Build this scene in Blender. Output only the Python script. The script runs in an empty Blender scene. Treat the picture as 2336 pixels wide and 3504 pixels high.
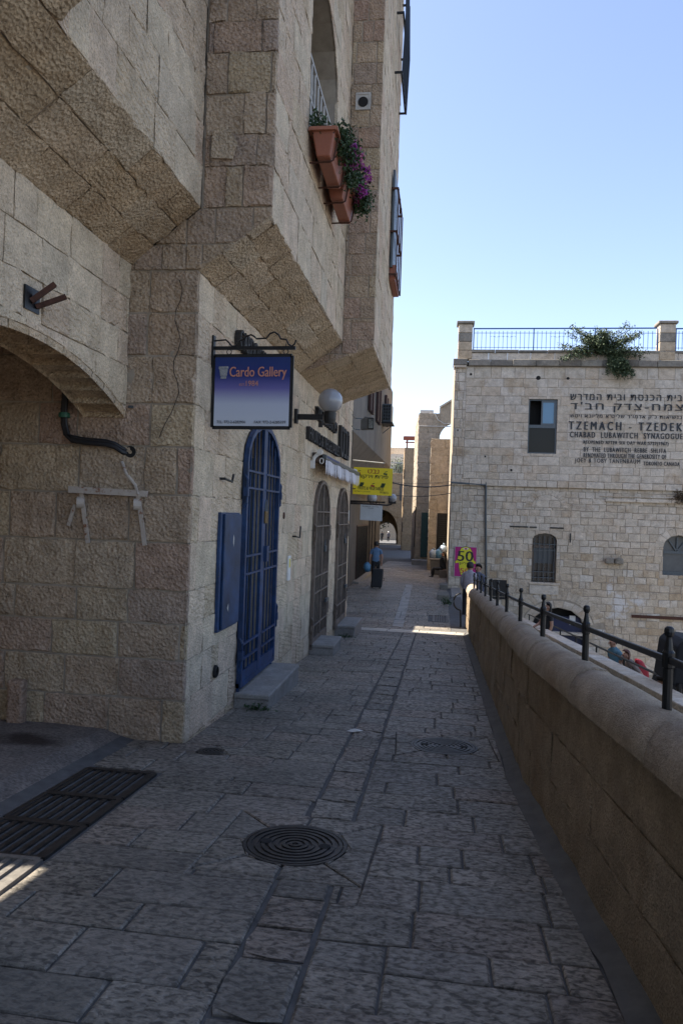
import bpy, bmesh, math, random
from mathutils import Vector, Matrix, noise, geometry
random.seed(7)
R = math.radians
scene = bpy.context.scene
COL = scene.collection

# ------------------------------------------------------------------ camera, sky, sun, exposure
ROLL, YAW, PITCH, EYE, FPX = 0.034, R(7.7), 6 / 2525., 1.6, 2525.
cam_d = bpy.data.cameras.new('camera'); cam = bpy.data.objects.new('camera', cam_d); COL.objects.link(cam)
cam_d.sensor_fit = 'VERTICAL'; cam_d.sensor_height = 22.2; cam_d.lens = 22.2 * FPX / 3504.
cam_d.clip_start = 0.05; cam_d.clip_end = 3000
cam.matrix_world = (Matrix.Translation((0, 0, EYE)) @ Matrix.Rotation(YAW, 4, 'Z') @
                    Matrix.Rotation(R(90) + PITCH, 4, 'X') @ Matrix.Rotation(ROLL, 4, 'Z'))
scene.camera = cam
SUN_EL, SUN_AZ_X, SUN_AZ_Y = R(50), -1.0, 0.10        # the sun stands to the left, a little ahead
w = bpy.data.worlds.new('World'); scene.world = w; w.use_nodes = True
nt = w.node_tree; bg = nt.nodes['Background']
sky = nt.nodes.new('ShaderNodeTexSky'); sky.sky_type = 'NISHITA'; sky.sun_disc = False
sky.sun_elevation = SUN_EL; sky.sun_rotation = math.atan2(SUN_AZ_X, SUN_AZ_Y)
sky.altitude = 700; sky.air_density = 1.0; sky.dust_density = 2.2; sky.ozone_density = 3.0
wb = nt.nodes.new('ShaderNodeMix'); wb.data_type = 'RGBA'; wb.blend_type = 'MULTIPLY'; wb.inputs[0].default_value = 1; wb.inputs[7].default_value = (1.13, .985, .92, 1)   # the camera's daylight balance
nt.links.new(sky.outputs[0], wb.inputs[6]); nt.links.new(wb.outputs[2], bg.inputs[0]); bg.inputs[1].default_value = 0.12
sun_d = bpy.data.lights.new('sun', 'SUN'); sun = bpy.data.objects.new('sun', sun_d); COL.objects.link(sun)
sun_d.energy = 5.0; sun_d.angle = R(0.5); sun_d.color = (1.0, 0.93, 0.82)
hd = Vector((SUN_AZ_X, SUN_AZ_Y, 0)).normalized()
sdir = hd * math.cos(SUN_EL) + Vector((0, 0, math.sin(SUN_EL)))
sun.rotation_euler = sdir.to_track_quat('Z', 'Y').to_euler(); sun.location = (-20, 0, 40)
vs = scene.view_settings; vs.view_transform = 'Standard'; vs.look = 'None'; vs.gamma = 1; vs.exposure = 1.6
vs.use_curve_mapping = False
scene.cycles.max_bounces = 6; scene.cycles.diffuse_bounces = 4

# ------------------------------------------------------------------ survey: sight lines of the photograph met with real planes
_r = Vector((math.cos(YAW), math.sin(YAW), 0)); _f0 = Vector((-math.sin(YAW), math.cos(YAW), 0)); _u0 = Vector((0, 0, 1))
_f = _f0 * math.cos(PITCH) + _u0 * math.sin(PITCH); _u = _u0 * math.cos(PITCH) - _f0 * math.sin(PITCH)
_c = Vector((0, 0, EYE)); SLOPE = 0.059
def ray(x, y):
    dx, dy = x - 1168, y - 1752
    a, b = dx * math.cos(ROLL) + dy * math.sin(ROLL), -dx * math.sin(ROLL) + dy * math.cos(ROLL)
    return _f + _r * (a / FPX) - _u * (b / FPX)
def onX(x, y, X): d = ray(x, y); return _c + d * (X / d.x)
def onY(x, y, Y): d = ray(x, y); return _c + d * (Y / d.y)
def onZ(x, y, Z): d = ray(x, y); return _c + d * ((Z - EYE) / d.z)
def gz(x, y):
    z = -SLOPE * y if y < 17 else -1.003 - 0.012 * (y - 17)
    if x < -2.5: z += min(0.09, (-2.5 - x) * 0.3) * (1 if y < 8 else 0)
    return z

# ------------------------------------------------------------------ materials
MATS = {}
def mat(name, col=(.5, .5, .5), rough=.7, metal=0., spec=.5):
    if name in MATS: return MATS[name]
    m = bpy.data.materials.new(name); m.use_nodes = True; MATS[name] = m
    b = m.node_tree.nodes['Principled BSDF']; b.inputs['Base Color'].default_value = (*col, 1)
    b.inputs['Roughness'].default_value = rough; b.inputs['Metallic'].default_value = metal
    b.inputs['Specular IOR Level'].default_value = spec
    return m
class NT:
    def __init__(s, m): s.t = m.node_tree; s.b = s.t.nodes['Principled BSDF']; s.tc = s.n('ShaderNodeTexCoord').outputs['Object']
    def n(s, t, **k):
        n = s.t.nodes.new(t)
        for a, v in k.items(): setattr(n, a, v)
        return n
    def l(s, a, b): s.t.links.new(a, b)
    def noise(s, scale, detail=4, rough=.6, vec=None, dist=0):
        n = s.n('ShaderNodeTexNoise'); n.inputs['Scale'].default_value = scale; n.inputs['Detail'].default_value = detail
        n.inputs['Roughness'].default_value = rough; n.inputs['Distortion'].default_value = dist
        s.l(vec or s.tc, n.inputs['Vector']); return n.outputs[0]
    def vor(s, scale, vec=None, feat='F1'):
        n = s.n('ShaderNodeTexVoronoi'); n.feature = feat; n.inputs['Scale'].default_value = scale; s.l(vec or s.tc, n.inputs['Vector']); return n.outputs['Distance']
    def scalev(s, sc):
        n = s.n('ShaderNodeMapping'); n.inputs['Scale'].default_value = sc; s.l(s.tc, n.inputs['Vector']); return n.outputs[0]
    def ramp(s, fac, stops, interp='LINEAR'):
        n = s.n('ShaderNodeValToRGB'); cr = n.color_ramp; cr.interpolation = interp
        while len(cr.elements) < len(stops): cr.elements.new(.5)
        for e, (p, c) in zip(cr.elements, stops):
            e.position = p; e.color = (*c, 1) if len(c) == 3 else c
        s.l(fac, n.inputs[0]); return n.outputs[0]
    def mix(s, a, b, fac=1., mode='MULTIPLY'):
        n = s.n('ShaderNodeMix'); n.data_type = 'RGBA'; n.blend_type = mode
        for v, i in ((a, 6), (b, 7)):
            if isinstance(v, tuple): n.inputs[i].default_value = (*v, 1)
            else: s.l(v, n.inputs[i])
        if isinstance(fac, (int, float)): n.inputs[0].default_value = fac
        else: s.l(fac, n.inputs[0])
        return n.outputs[2]
    def math(s, a, b, op='ADD'):
        n = s.n('ShaderNodeMath'); n.operation = op
        for v, i in ((a, 0), (b, 1)):
            if isinstance(v, (int, float)): n.inputs[i].default_value = v
            else: s.l(v, n.inputs[i])
        return n.outputs[0]
    def bump(s, h, strength=.6, dist=.01):
        n = s.n('ShaderNodeBump'); n.inputs['Strength'].default_value = strength; n.inputs['Distance'].default_value = dist
        s.l(h, n.inputs['Height']); s.l(n.outputs[0], s.b.inputs['Normal'])
    def base(s, c): s.l(c, s.b.inputs['Base Color'])
def g3(v): return (v, v, v)
def stone_mat(name, tints, bump=.8, dist=.015, sc=16, pits=.5, rough=.85, stain=.5, warmstain=(.62, .47, .30), stretch=None, k=1., tool=0.):
    m = mat(name, rough=rough, spec=.25); t = NT(m)
    at = t.n('ShaderNodeAttribute'); at.attribute_name = 'rnd'
    tints = [tuple(c * k for c in x) for x in tints]
    col = t.ramp(at.outputs['Fac'], [(i / (len(tints) - 1), c) for i, c in enumerate(tints)])
    big = t.noise(1.1, 5, .65); mid = t.noise(5.5, 5, .65); fine = t.noise(55, 3, .7)
    col = t.mix(col, t.ramp(mid, [(.30, g3(.74)), (.70, g3(1.16))]))
    col = t.mix(col, t.ramp(fine, [(.3, g3(.80)), (.7, g3(1.14))]))
    col = t.mix(col, warmstain, t.ramp(big, [(.52, g3(0)), (.72, g3(stain))]), 'MULTIPLY')
    vec = t.scalev(stretch) if stretch else None
    n1 = t.noise(sc, 6, .66, vec, .4); v1 = t.vor(sc * 1.9, vec)
    pit = t.ramp(t.noise(sc * 3.2, 2, .5, vec), [(.30, g3(.55)), (.42, g3(1))])
    col = t.mix(col, pit, pits)
    t.base(col)
    h = t.math(n1, t.math(v1, .55, 'MULTIPLY')); h = t.math(h, t.math(pit, .35, 'MULTIPLY'))
    if tool:                      # some stones carry slanting chisel strokes
        mp = t.n('ShaderNodeMapping'); mp.inputs['Rotation'].default_value = (.7, .6, .3); t.l(t.tc, mp.inputs['Vector'])
        wv = t.n('ShaderNodeTexWave'); wv.inputs['Scale'].default_value = 9; wv.inputs['Distortion'].default_value = 7; wv.inputs['Detail'].default_value = 4; wv.inputs['Detail Scale'].default_value = 2.2; t.l(mp.outputs[0], wv.inputs['Vector'])
        sel = t.ramp(at.outputs['Fac'], [(.42, g3(1)), (.50, g3(0))])
        h = t.math(h, t.math(t.math(wv.outputs['Fac'], sel, 'MULTIPLY'), .55 * tool, 'MULTIPLY'))
    t.bump(h, bump, dist)
    return m
CREAM = [(.62, .485, .325), (.70, .56, .395), (.66, .485, .34), (.72, .585, .42), (.65, .53, .375), (.70, .54, .39), (.62, .515, .375)]
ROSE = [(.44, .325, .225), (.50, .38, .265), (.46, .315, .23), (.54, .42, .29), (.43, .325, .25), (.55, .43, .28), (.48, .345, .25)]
M_FAC = stone_mat('limestone_tooled', CREAM, 1.0, .020, 26, .7, stain=.25, tool=1.)
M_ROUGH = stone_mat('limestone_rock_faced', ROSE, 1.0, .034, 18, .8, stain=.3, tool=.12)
M_SOF = stone_mat('limestone_bush_hammered', [(.61, .455, .295), (.66, .505, .335), (.56, .415, .265), (.64, .49, .335), (.62, .50, .355)], 1.0, .034, 22, .8, stain=.35, tool=.3)
M_TZ = stone_mat('limestone_weathered', [(.56, .48, .37), (.62, .54, .43), (.57, .465, .345), (.65, .57, .46), (.59, .52, .425), (.63, .55, .445), (.54, .45, .335)], .9, .018, 13, .5, stain=.6)
M_TZL = stone_mat('limestone_old_tan', [(.51, .415, .30), (.56, .475, .36), (.46, .355, .235), (.59, .51, .40), (.50, .41, .305), (.63, .57, .48)], .9, .020, 10, .5, stain=.45)
def whitewash(m):
    t = NT(m); src = m.node_tree.nodes['Principled BSDF'].inputs['Base Color'].links[0].from_socket
    def blob(cx, cz, rx, rz):
        mp = t.n('ShaderNodeMapping'); mp.inputs['Location'].default_value = (-cx / rx, 0, -cz / rz); mp.inputs['Scale'].default_value = (1 / rx, 0, 1 / rz); t.l(t.tc, mp.inputs['Vector'])
        ln = t.n('ShaderNodeVectorMath', operation='LENGTH'); t.l(mp.outputs[0], ln.inputs[0]); return t.math(t.math(ln.outputs['Value'], t.math(t.noise(3.2, 6, .7), 2.2, 'MULTIPLY')), .5, 'MULTIPLY')
    for b in ((6.75, -1.55, .65, 1.0), (6.35, -.85, .28, .7), (7.5, -1.35, .5, .45), (6.1, -2.6, .4, .5)):
        src = t.mix(src, (.66, .65, .63), t.ramp(blob(*b), [(.66, g3(.75)), (.86, g3(0))]), 'MIX')
    t.base(src)
whitewash(M_TZL)
M_FAR = stone_mat('limestone_far', [(.36, .295, .215), (.33, .275, .205), (.39, .315, .235)], .5, .02, 6, .3, stain=.3)
M_PAR = stone_mat('parapet_stone', [(.42, .32, .215), (.45, .345, .235), (.395, .30, .20), (.46, .365, .26)], 1.0, .022, 42, 1., stain=.5, warmstain=(.62, .48, .34))
M_COPE = stone_mat('parapet_coping', [(.44, .355, .265), (.47, .38, .285), (.42, .335, .245)], 1., .010, 60, .8, stain=.45)
M_SET = stone_mat('setting_stone', [(.19, .175, .152), (.235, .215, .187), (.21, .183, .158)], .9, .012, 36, 1., rough=.5, stain=.4, warmstain=(.7, .62, .55))
def paving_mat():
    m = mat('paving_stone', rough=.45, spec=.4); t = NT(m)
    at = t.n('ShaderNodeAttribute'); at.attribute_name = 'rnd'
    tints = [(.19, .165, .13), (.235, .205, .165), (.165, .146, .12), (.255, .222, .178), (.215, .172, .135), (.225, .20, .165)]
    col = t.ramp(at.outputs['Fac'], [(i / 5, c) for i, c in enumerate(tints)])
    vec = t.scalev((.75, 1.25, 1))
    n1 = t.noise(34, 4, .55, vec, .5); n2 = t.noise(90, 3, .6, vec); big = t.noise(.9, 4, .6); mid = t.noise(4.5, 5, .65)
    # some stones are picked all over, others worn smooth
    keep = t.ramp(at.outputs['Fac'], [(.0, g3(1)), (.35, g3(.5)), (.7, g3(1)), (1, g3(.65))])
    worn = t.ramp(n1, [(.38, g3(.36)), (.50, g3(1.0)), (.63, g3(1.38))])
    col = t.mix(col, worn, keep); col = t.mix(col, t.ramp(n2, [(.3, g3(.82)), (.7, g3(1.12))])); col = t.mix(col, t.ramp(big, [(.32, g3(.66)), (.68, g3(1.22))])); col = t.mix(col, t.ramp(mid, [(.3, g3(.8)), (.7, g3(1.1))]))
    gum = t.ramp(t.vor(2.6), [(.035, g3(.35)), (.055, g3(1))]); col = t.mix(col, gum)
    t.base(col)
    t.l(t.ramp(n1, [(.35, g3(.8)), (.65, g3(.34))]), t.b.inputs['Roughness'])
    t.bump(t.math(t.math(n1, keep, 'MULTIPLY'), t.math(n2, .25, 'MULTIPLY')), .9, .016)
    return m
M_PAVE = paving_mat()
M_HONEY = stone_mat('limestone_honey', [(.36, .255, .15), (.33, .24, .15), (.39, .28, .17)], .6, .02, 7, .4, stain=.4)
M_SILL = stone_mat('threshold_stone', [(.40, .37, .32), (.46, .43, .37)], .6, .008, 22, .6, rough=.5, stain=.3)  # colour raised to carry the brightness of the sun strip
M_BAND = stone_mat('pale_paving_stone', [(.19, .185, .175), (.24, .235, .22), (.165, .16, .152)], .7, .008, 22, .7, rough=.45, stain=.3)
M_STEP = stone_mat('step_stone', [(.28, .26, .235), (.31, .29, .26)], .6, .006, 26, .6, stain=.3)
def simple(name, col, rough=.7, metal=0., var=.25, sc=8, bump=0, spec=.5, bsc=40, chips=None):
    m = mat(name, col, rough, metal, spec); t = NT(m)
    c = t.mix(tuple(col), t.ramp(t.noise(sc, 5, .65), [(.28, g3(1 - var)), (.72, g3(1 + var * .5))]))
    if chips: c = t.mix(c, chips, t.ramp(t.noise(17, 7, .75), [(.635, g3(0)), (.665, g3(.85))]), 'MIX'); c = t.mix(c, tuple(2.2 * k for k in col), t.ramp(t.noise(3, 6, .7), [(.5, g3(0)), (.75, g3(.6))]), 'MIX')
    t.base(c)
    if bump: t.bump(t.noise(bsc, 4, .6), bump, .004)
    return m
M_MORT = simple('mortar', (.36, .305, .235), .95, var=.3, sc=5, bump=.5)
M_MORTG = simple('paving_joint', (.105, .10, .095), .95, var=.4, sc=9, bump=.6)
M_CONC = simple('concrete_fillet', (.12, .112, .10), .9, var=.35, sc=6, bump=.6)
M_RUBB = simple('rubble_plaster', (.30, .245, .18), .95, var=.45, sc=12, bump=1, bsc=30)
M_IRON = simple('black_iron', (.012, .013, .015), .38, .3, .5, 20)
M_CAST = simple('cast_iron', (.055, .050, .047), .45, .5, .6, 14, .5)
M_BLUE = simple('blue_paint', (.008, .035, .105), .5, 0, .4, 6, .3, chips=(.09, .07, .055))
M_BLUEW = simple('blue_paint_worn', (.010, .036, .098), .55, 0, .7, 4, .4, chips=(.16, .13, .11))
M_BROWN = simple('brown_paint', (.15, .115, .09), .6, 0, .4, 10, .3, chips=(.11, .05, .025))
M_GLASS = mat('dark_glass', (.012, .014, .018), .08, 0, .6)
M_GLASS2 = mat('frosted_glass', (.045, .06, .075), .25, 0, .5)
M_PANE = mat('sky_pane', (.10, .22, .33), .15, 0, .6)
M_ALU = simple('grey_aluminium', (.09, .105, .115), .4, .3, .2, 10)
M_DARK = mat('dark_interior', (.012, .011, .010), .9)
M_WHITE = simple('white_paint', (.70, .68, .64), .5, 0, .12, 6)
M_OFFW = simple('old_white', (.48, .46, .42), .6, 0, .25, 10)
M_YEL = simple('yellow_sign', (.74, .60, .015), .45, 0, .08, 3)
M_RED = mat('sign_red', (.30, .035, .012), .5)
M_BLACK = mat('sign_black', (.012, .012, .012), .5)
M_LETT = simple('cut_letters', (.025, .024, .024), .7, 0, .3, 20)
M_PAINT = simple('painted_letters', (.045, .05, .055), .85, 0, .6, 25)
M_ORANGE = mat('sign_salmon', (.55, .24, .16), .5)
M_TERRA = simple('terracotta_plastic', (.30, .10, .055), .5, 0, .15, 10)
M_TERRA2 = simple('terracotta_rim', (.36, .135, .075), .5, 0, .15, 10)
M_RUST = simple('rust', (.085, .035, .022), .85, .2, .5, 22, .4)
M_CABLE = mat('black_cable', (.010, .010, .012), .5)
M_LEAF = simple('leaf_green', (.035, .075, .022), .6, 0, .6, 30)
M_LEAF2 = simple('leaf_grey_green', (.10, .135, .06), .65, 0, .6, 40)
M_LEAFD = simple('leaf_dark', (.028, .055, .02), .65, 0, .5, 40)
M_MAG = simple('flower_magenta', (.36, .03, .30), .6, 0, .4, 50)
M_PINK = simple('flower_pink', (.50, .10, .28), .6, 0, .4, 50)
M_SKIN = mat('skin', (.32, .17, .11), .55)
M_HAIR = mat('dark_hair', (.012, .009, .007), .6)
M_HAIRR = mat('red_brown_hair', (.07, .02, .012), .6)
M_PERG = simple('red_wood', (.30, .07, .03), .6, 0, .3, 10)
M_GREEND = simple('green_door', (.012, .045, .04), .6, 0, .3, 5)
M_PLAS = simple('plaster_grey', (.10, .09, .08), .9, 0, .35, 1.2, .4)
M_SHUT = simple('brown_shutter', (.05, .022, .018), .7, 0, .3, 10)
M_PLASTIC_B = simple('blue_plastic_bag', (.09, .22, .34), .4, 0, .4, 6)
M_PLASTIC_W = simple('white_plastic_bag', (.30, .36, .42), .4, 0, .3, 6)
M_SHIRT = simple('blue_shirt', (.10, .18, .29), .8, 0, .2, 8)
M_SHIRTW = simple('pale_checked_shirt', (.34, .32, .36), .8, 0, .3, 30)
M_SHIRTC = simple('dark_checked_shirt', (.10, .11, .15), .8, 0, .8, 45)
M_TROU = mat('black_trousers', (.010, .010, .012), .8)
M_TEAL = simple('teal_shirt', (.08, .18, .24), .8, 0, .2, 8)
M_REDC = simple('red_bag', (.35, .012, .025), .6, 0, .3, 8)
M_STRIPE = simple('striped_top', (.20, .16, .14), .8, 0, .7, 60)
M_RAIL_B = mat('blue_rail_paint', (.015, .10, .30), .5)

# ------------------------------------------------------------------ geometry helpers
def link(o): COL.objects.link(o); return o
def mesh_obj(name, verts, faces, material, parent=None, mats=None, fmat=None, smooth=False, rnd=None):
    me = bpy.data.meshes.new(name); me.from_pydata([tuple(v) for v in verts], [], faces)
    for m_ in (mats or [material]): me.materials.append(m_)
    if fmat: me.polygons.foreach_set('material_index', fmat)
    if smooth: me.polygons.foreach_set('use_smooth', [True] * len(me.polygons))
    if rnd is not None:
        a = me.attributes.new('rnd', 'FLOAT', 'FACE'); a.data.foreach_set('value', rnd if isinstance(rnd, list) else [rnd] * len(me.polygons))
    me.update()
    o = link(bpy.data.objects.new(name, me))
    return adopt(o, parent)
def adopt(o, parent):
    if parent is not None:
        o.parent = parent
        if parent.type == 'EMPTY': o.matrix_parent_inverse = Matrix.Translation(-parent.location)
    return o
def tag(o, label=None, cat=None, group=None, kind=None):
    if label: o['label'] = label
    if cat: o['category'] = cat
    if group: o['group'] = group
    if kind: o['kind'] = kind
    return o
def thing(name, label, cat, loc, group=None):
    o = bpy.data.objects.new(name, None); link(o); o.location = loc; o.empty_display_size = .2
    return tag(o, label, cat, group)
class G:
    """collects solids in world coordinates"""
    def __init__(s): s.v = []; s.f = []
    def add(s, v, f):
        n = len(s.v); s.v += [Vector(p) for p in v]; s.f += [[i + n for i in q] for q in f]; return s
    def box(s, x0, x1, y0, y1, z0, z1):
        return s.add([(x, y, z) for z in (z0, z1) for y in (y0, y1) for x in (x0, x1)],
                     [[0, 2, 3, 1], [4, 5, 7, 6], [0, 1, 5, 4], [2, 6, 7, 3], [0, 4, 6, 2], [1, 3, 7, 5]])
    def prism(s, poly, d):
        """poly: 3-D polygon, extruded by vector d"""
        n = len(poly); d = Vector(d); p = [Vector(q) for q in poly]
        return s.add(p + [q + d for q in p], [list(range(n))[::-1], [n + i for i in range(n)]] + [[i, (i + 1) % n, n + (i + 1) % n, n + i] for i in range(n)])
    def tube(s, pts, r, n=8, cap=True):
        pts = [Vector(p) for p in pts]; rs = r if isinstance(r, (list, tuple)) else [r] * len(pts)
        vs, fs = [], []; ref = None
        for i, p in enumerate(pts):
            t = (pts[min(i + 1, len(pts) - 1)] - pts[max(i - 1, 0)]).normalized()
            if ref is None: ref = Vector((0, 0, 1)) if abs(t.z) < .9 else Vector((1, 0, 0))
            a = t.cross(ref).normalized(); b = t.cross(a).normalized(); ref = b.cross(t) if False else ref
            for k in range(n):
                q = 2 * math.pi * (k + .5) / n; vs.append(p + (a * math.cos(q) + b * math.sin(q)) * rs[i])
            if i:
                for k in range(n): fs.append([(i - 1) * n + k, (i - 1) * n + (k + 1) % n, i * n + (k + 1) % n, i * n + k])
        if cap: fs.append(list(range(n))[::-1]); fs.append([(len(pts) - 1) * n + k for k in range(n)])
        return s.add(vs, fs)
    def bar(s, a, b, w, h, up=(0, 0, 1)):
        a, b, up = Vector(a), Vector(b), Vector(up); t = (b - a).normalized(); x = t.cross(up).normalized(); y = x.cross(t)
        q = [x * w / 2 * i + y * h / 2 * j for i, j in ((-1, -1), (1, -1), (1, 1), (-1, 1))]
        return s.prism([a + k for k in q], b - a)
    def lathe(s, c, prof, n=20, axis=(0, 0, 1)):
        c = Vector(c); q = Vector((0, 0, 1)).rotation_difference(Vector(axis)); vs, fs = [], []
        for r, h in prof:
            for k in range(n):
                a = 2 * math.pi * k / n; vs.append(c + q @ Vector((r * math.cos(a), r * math.sin(a), h)))
        for i in range(len(prof) - 1):
            for k in range(n): fs.append([i * n + k, i * n + (k + 1) % n, (i + 1) * n + (k + 1) % n, (i + 1) * n + k])
        fs.append(list(range(n))[::-1]); fs.append([(len(prof) - 1) * n + k for k in range(n)])
        return s.add(vs, fs)
    def sphere(s, c, r, n=16, m=10, sq=1.):
        return s.lathe(c, [(max(.001, r * math.sin(math.pi * i / m)), -r * sq * math.cos(math.pi * i / m)) for i in range(m + 1)], n)
    def build(s, name, material, parent=None, smooth=False, bevel=0, rnd=None):
        o = mesh_obj(name, s.v, s.f, material, parent, smooth=smooth, rnd=rnd)
        if bevel:
            b = o.modifiers.new('bevel', 'BEVEL'); b.width = bevel; b.segments = 2; b.limit_method = 'ANGLE'
        return o
def bx(name, d, material, parent=None, bevel=0, rnd=None): return G().box(*d).build(name, material, parent, bevel=bevel, rnd=rnd)

# convex polygon tools in a wall's own plane
def clip(poly, a, b, c):
    out = []; n = len(poly)
    for i in range(n):
        p, q = poly[i], poly[(i + 1) % n]; dp, dq = a * p[0] + b * p[1] - c, a * q[0] + b * q[1] - c
        if dp <= 0: out.append(p)
        if (dp < 0 < dq) or (dq < 0 < dp):
            t = dp / (dp - dq); out.append((p[0] + (q[0] - p[0]) * t, p[1] + (q[1] - p[1]) * t))
    return out
def area(p): return .5 * sum(p[i][0] * p[(i + 1) % len(p)][1] - p[(i + 1) % len(p)][0] * p[i][1] for i in range(len(p)))
def ccw(p): return p if area(p) > 0 else p[::-1]
def edges(poly):
    poly = ccw(poly); n = len(poly)
    for i in range(n):
        p, q = poly[i], poly[(i + 1) % n]; a, b = q[1] - p[1], -(q[0] - p[0]); l = math.hypot(a, b) or 1; a, b = a / l, b / l
        yield a, b, a * p[0] + b * p[1]
def inter(poly, conv):
    for a, b, c in edges(conv):
        poly = clip(poly, a, b, c)
        if len(poly) < 3: return []
    return poly
def minus(poly, hole):
    xs, ys = [p[0] for p in poly], [p[1] for p in poly]; hx, hy = [p[0] for p in hole], [p[1] for p in hole]
    if max(xs) <= min(hx) or min(xs) >= max(hx) or max(ys) <= min(hy) or min(ys) >= max(hy): return [poly]
    if len(inter(poly, hole)) < 3: return [poly]
    out, rest = [], poly
    es = sorted(edges(hole), key=lambda e: -abs(area(clip(poly, -e[0], -e[1], -e[2]) or [(0, 0)])) if len(clip(poly, -e[0], -e[1], -e[2])) > 2 else 0)
    for a, b, c in es:
        piece = clip(rest, -a, -b, -c)
        if len(piece) > 2 and abs(area(piece)) > 2e-4: out.append(piece)
        rest = clip(rest, a, b, c)
        if len(rest) < 3: break
    return out
def rect(u0, u1, v0, v1): return [(u0, v0), (u1, v0), (u1, v1), (u0, v1)]
def arch_poly(u0, u1, v0, vs_, va, n=8):
    """opening with vertical jambs and a curved head"""
    c, h = (u0 + u1) / 2, (u1 - u0) / 2
    return [(u0, v0), (u1, v0)] + [(c + h * math.cos(math.pi * i / n), vs_ + (va - vs_) * math.sin(math.pi * i / n)) for i in range(n + 1)]
def ngon(cx, cy, r, n=16): return [(cx + r * math.cos(2 * math.pi * (i + .5) / n), cy + r * math.sin(2 * math.pi * (i + .5) / n)) for i in range(n)]

class Frame:
    def __init__(s, O, U, V): s.O, s.U, s.V = Vector(O), Vector(U), Vector(V); s.N = s.U.cross(s.V).normalized()
    def p(s, u, v, n=0.): return s.O + s.U * u + s.V * v + s.N * n
STONES = {}
def emit(root, fr, pieces, rough, depth, material, name='stone', chamfer=.010, cell=.09):
    """one stone: a thin block proud of its bed with an uneven face"""
    v, f = [], []; ar = 0; off = random.uniform(-.3, .6) * rough; sd = random.uniform(0, 50)
    for pl in pieces:
        pl = ccw(pl); ar += abs(area(pl)); n0 = len(v); us = [p[0] for p in pl]; vs_ = [p[1] for p in pl]
        W, H = max(us) - min(us), max(vs_) - min(vs_)
        if min(W, H) < .012: continue
        ch = min(chamfer, W * .2, H * .2)
        isrect = len(pl) == 4 and abs(abs(area(pl)) - W * H) < 1e-5
        if isrect and rough > 0:
            nx, ny = max(2, min(6, int(W / cell))), max(2, min(5, int(H / cell)))
            gu = [0, ch] + [ch + (W - 2 * ch) * i / nx for i in range(1, nx)] + [W - ch, W]
            gv = [0, ch] + [ch + (H - 2 * ch) * i / ny for i in range(1, ny)] + [H - ch, H]
            A, B = len(gu), len(gv)
            for j, b in enumerate(gv):
                for i, a in enumerate(gu):
                    e = i in (0, A - 1) or j in (0, B - 1)
                    h = off - (ch * .9 if e else 0)
                    if not e: h += rough * (noise.noise(Vector((a * 7 + sd, b * 7, sd))) + random.uniform(-.35, .35))
                    ju = 0 if e else random.uniform(-.2, .2) * W / nx; jv = 0 if e else random.uniform(-.2, .2) * H / ny
                    je = random.uniform(-.003, .003) if e else 0
                    v.append(fr.p(min(us) + a + ju + je, min(vs_) + b + jv + je, h))
            for j in range(B - 1):
                for i in range(A - 1): f.append([n0 + j * A + i, n0 + j * A + i + 1, n0 + (j + 1) * A + i + 1, n0 + (j + 1) * A + i])
            ring = [j0 for j0 in range(A)] + [A * j + A - 1 for j in range(1, B)] + [A * (B - 1) + i for i in range(A - 2, -1, -1)] + [A * j for j in range(B - 2, 0, -1)]
            m = len(v)
            pos = [v[n0 + i] for i in ring]
            v += [q - fr.N * (depth + off) for q in pos]
            for k in range(len(ring)):
                k2 = (k + 1) % len(ring); f.append([n0 + ring[k], m + k, m + k2, n0 + ring[k2]])
        else:
            n = len(pl); cu, cv = sum(us) / n, sum(vs_) / n; ins = []
            for (a, b) in pl:
                dx, dy = cu - a, cv - b; l = math.hypot(dx, dy) or 1; ins.append((a + dx / l * min(ch * 1.4, l * .4), b + dy / l * min(ch * 1.4, l * .4)))
            v += [fr.p(a, b, -depth) for a, b in pl] + [fr.p(a, b, off - ch * .9) for a, b in pl] + [fr.p(a, b, off + rough * random.uniform(-.4, .4)) for a, b in ins] + [fr.p(cu, cv, off + rough * random.uniform(-.2, .6))]
            for i in range(n):
                j = (i + 1) % n
                f += [[n0 + i, n0 + j, n0 + n + j, n0 + n + i], [n0 + n + i, n0 + n + j, n0 + 2 * n + j, n0 + 2 * n + i], [n0 + 2 * n + i, n0 + 2 * n + j, n0 + 3 * n]]
    if not f: return
    c = sum(v, Vector()) / len(v); d = c - _c; dist = d.length
    size = ar * abs(d.normalized().dot(fr.N)) / dist ** 2
    x = d.dot(_r) / max(.01, d.dot(_f)); y = d.dot(_u) / max(.01, d.dot(_f))
    if d.dot(_f) < .3 or abs(x) > .52 or abs(y) > .76: size *= .001
    if (fr.N.dot(d) > 0): size *= .001
    STONES.setdefault(root, []).append((size, v, f, random.random(), material, name))
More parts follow.
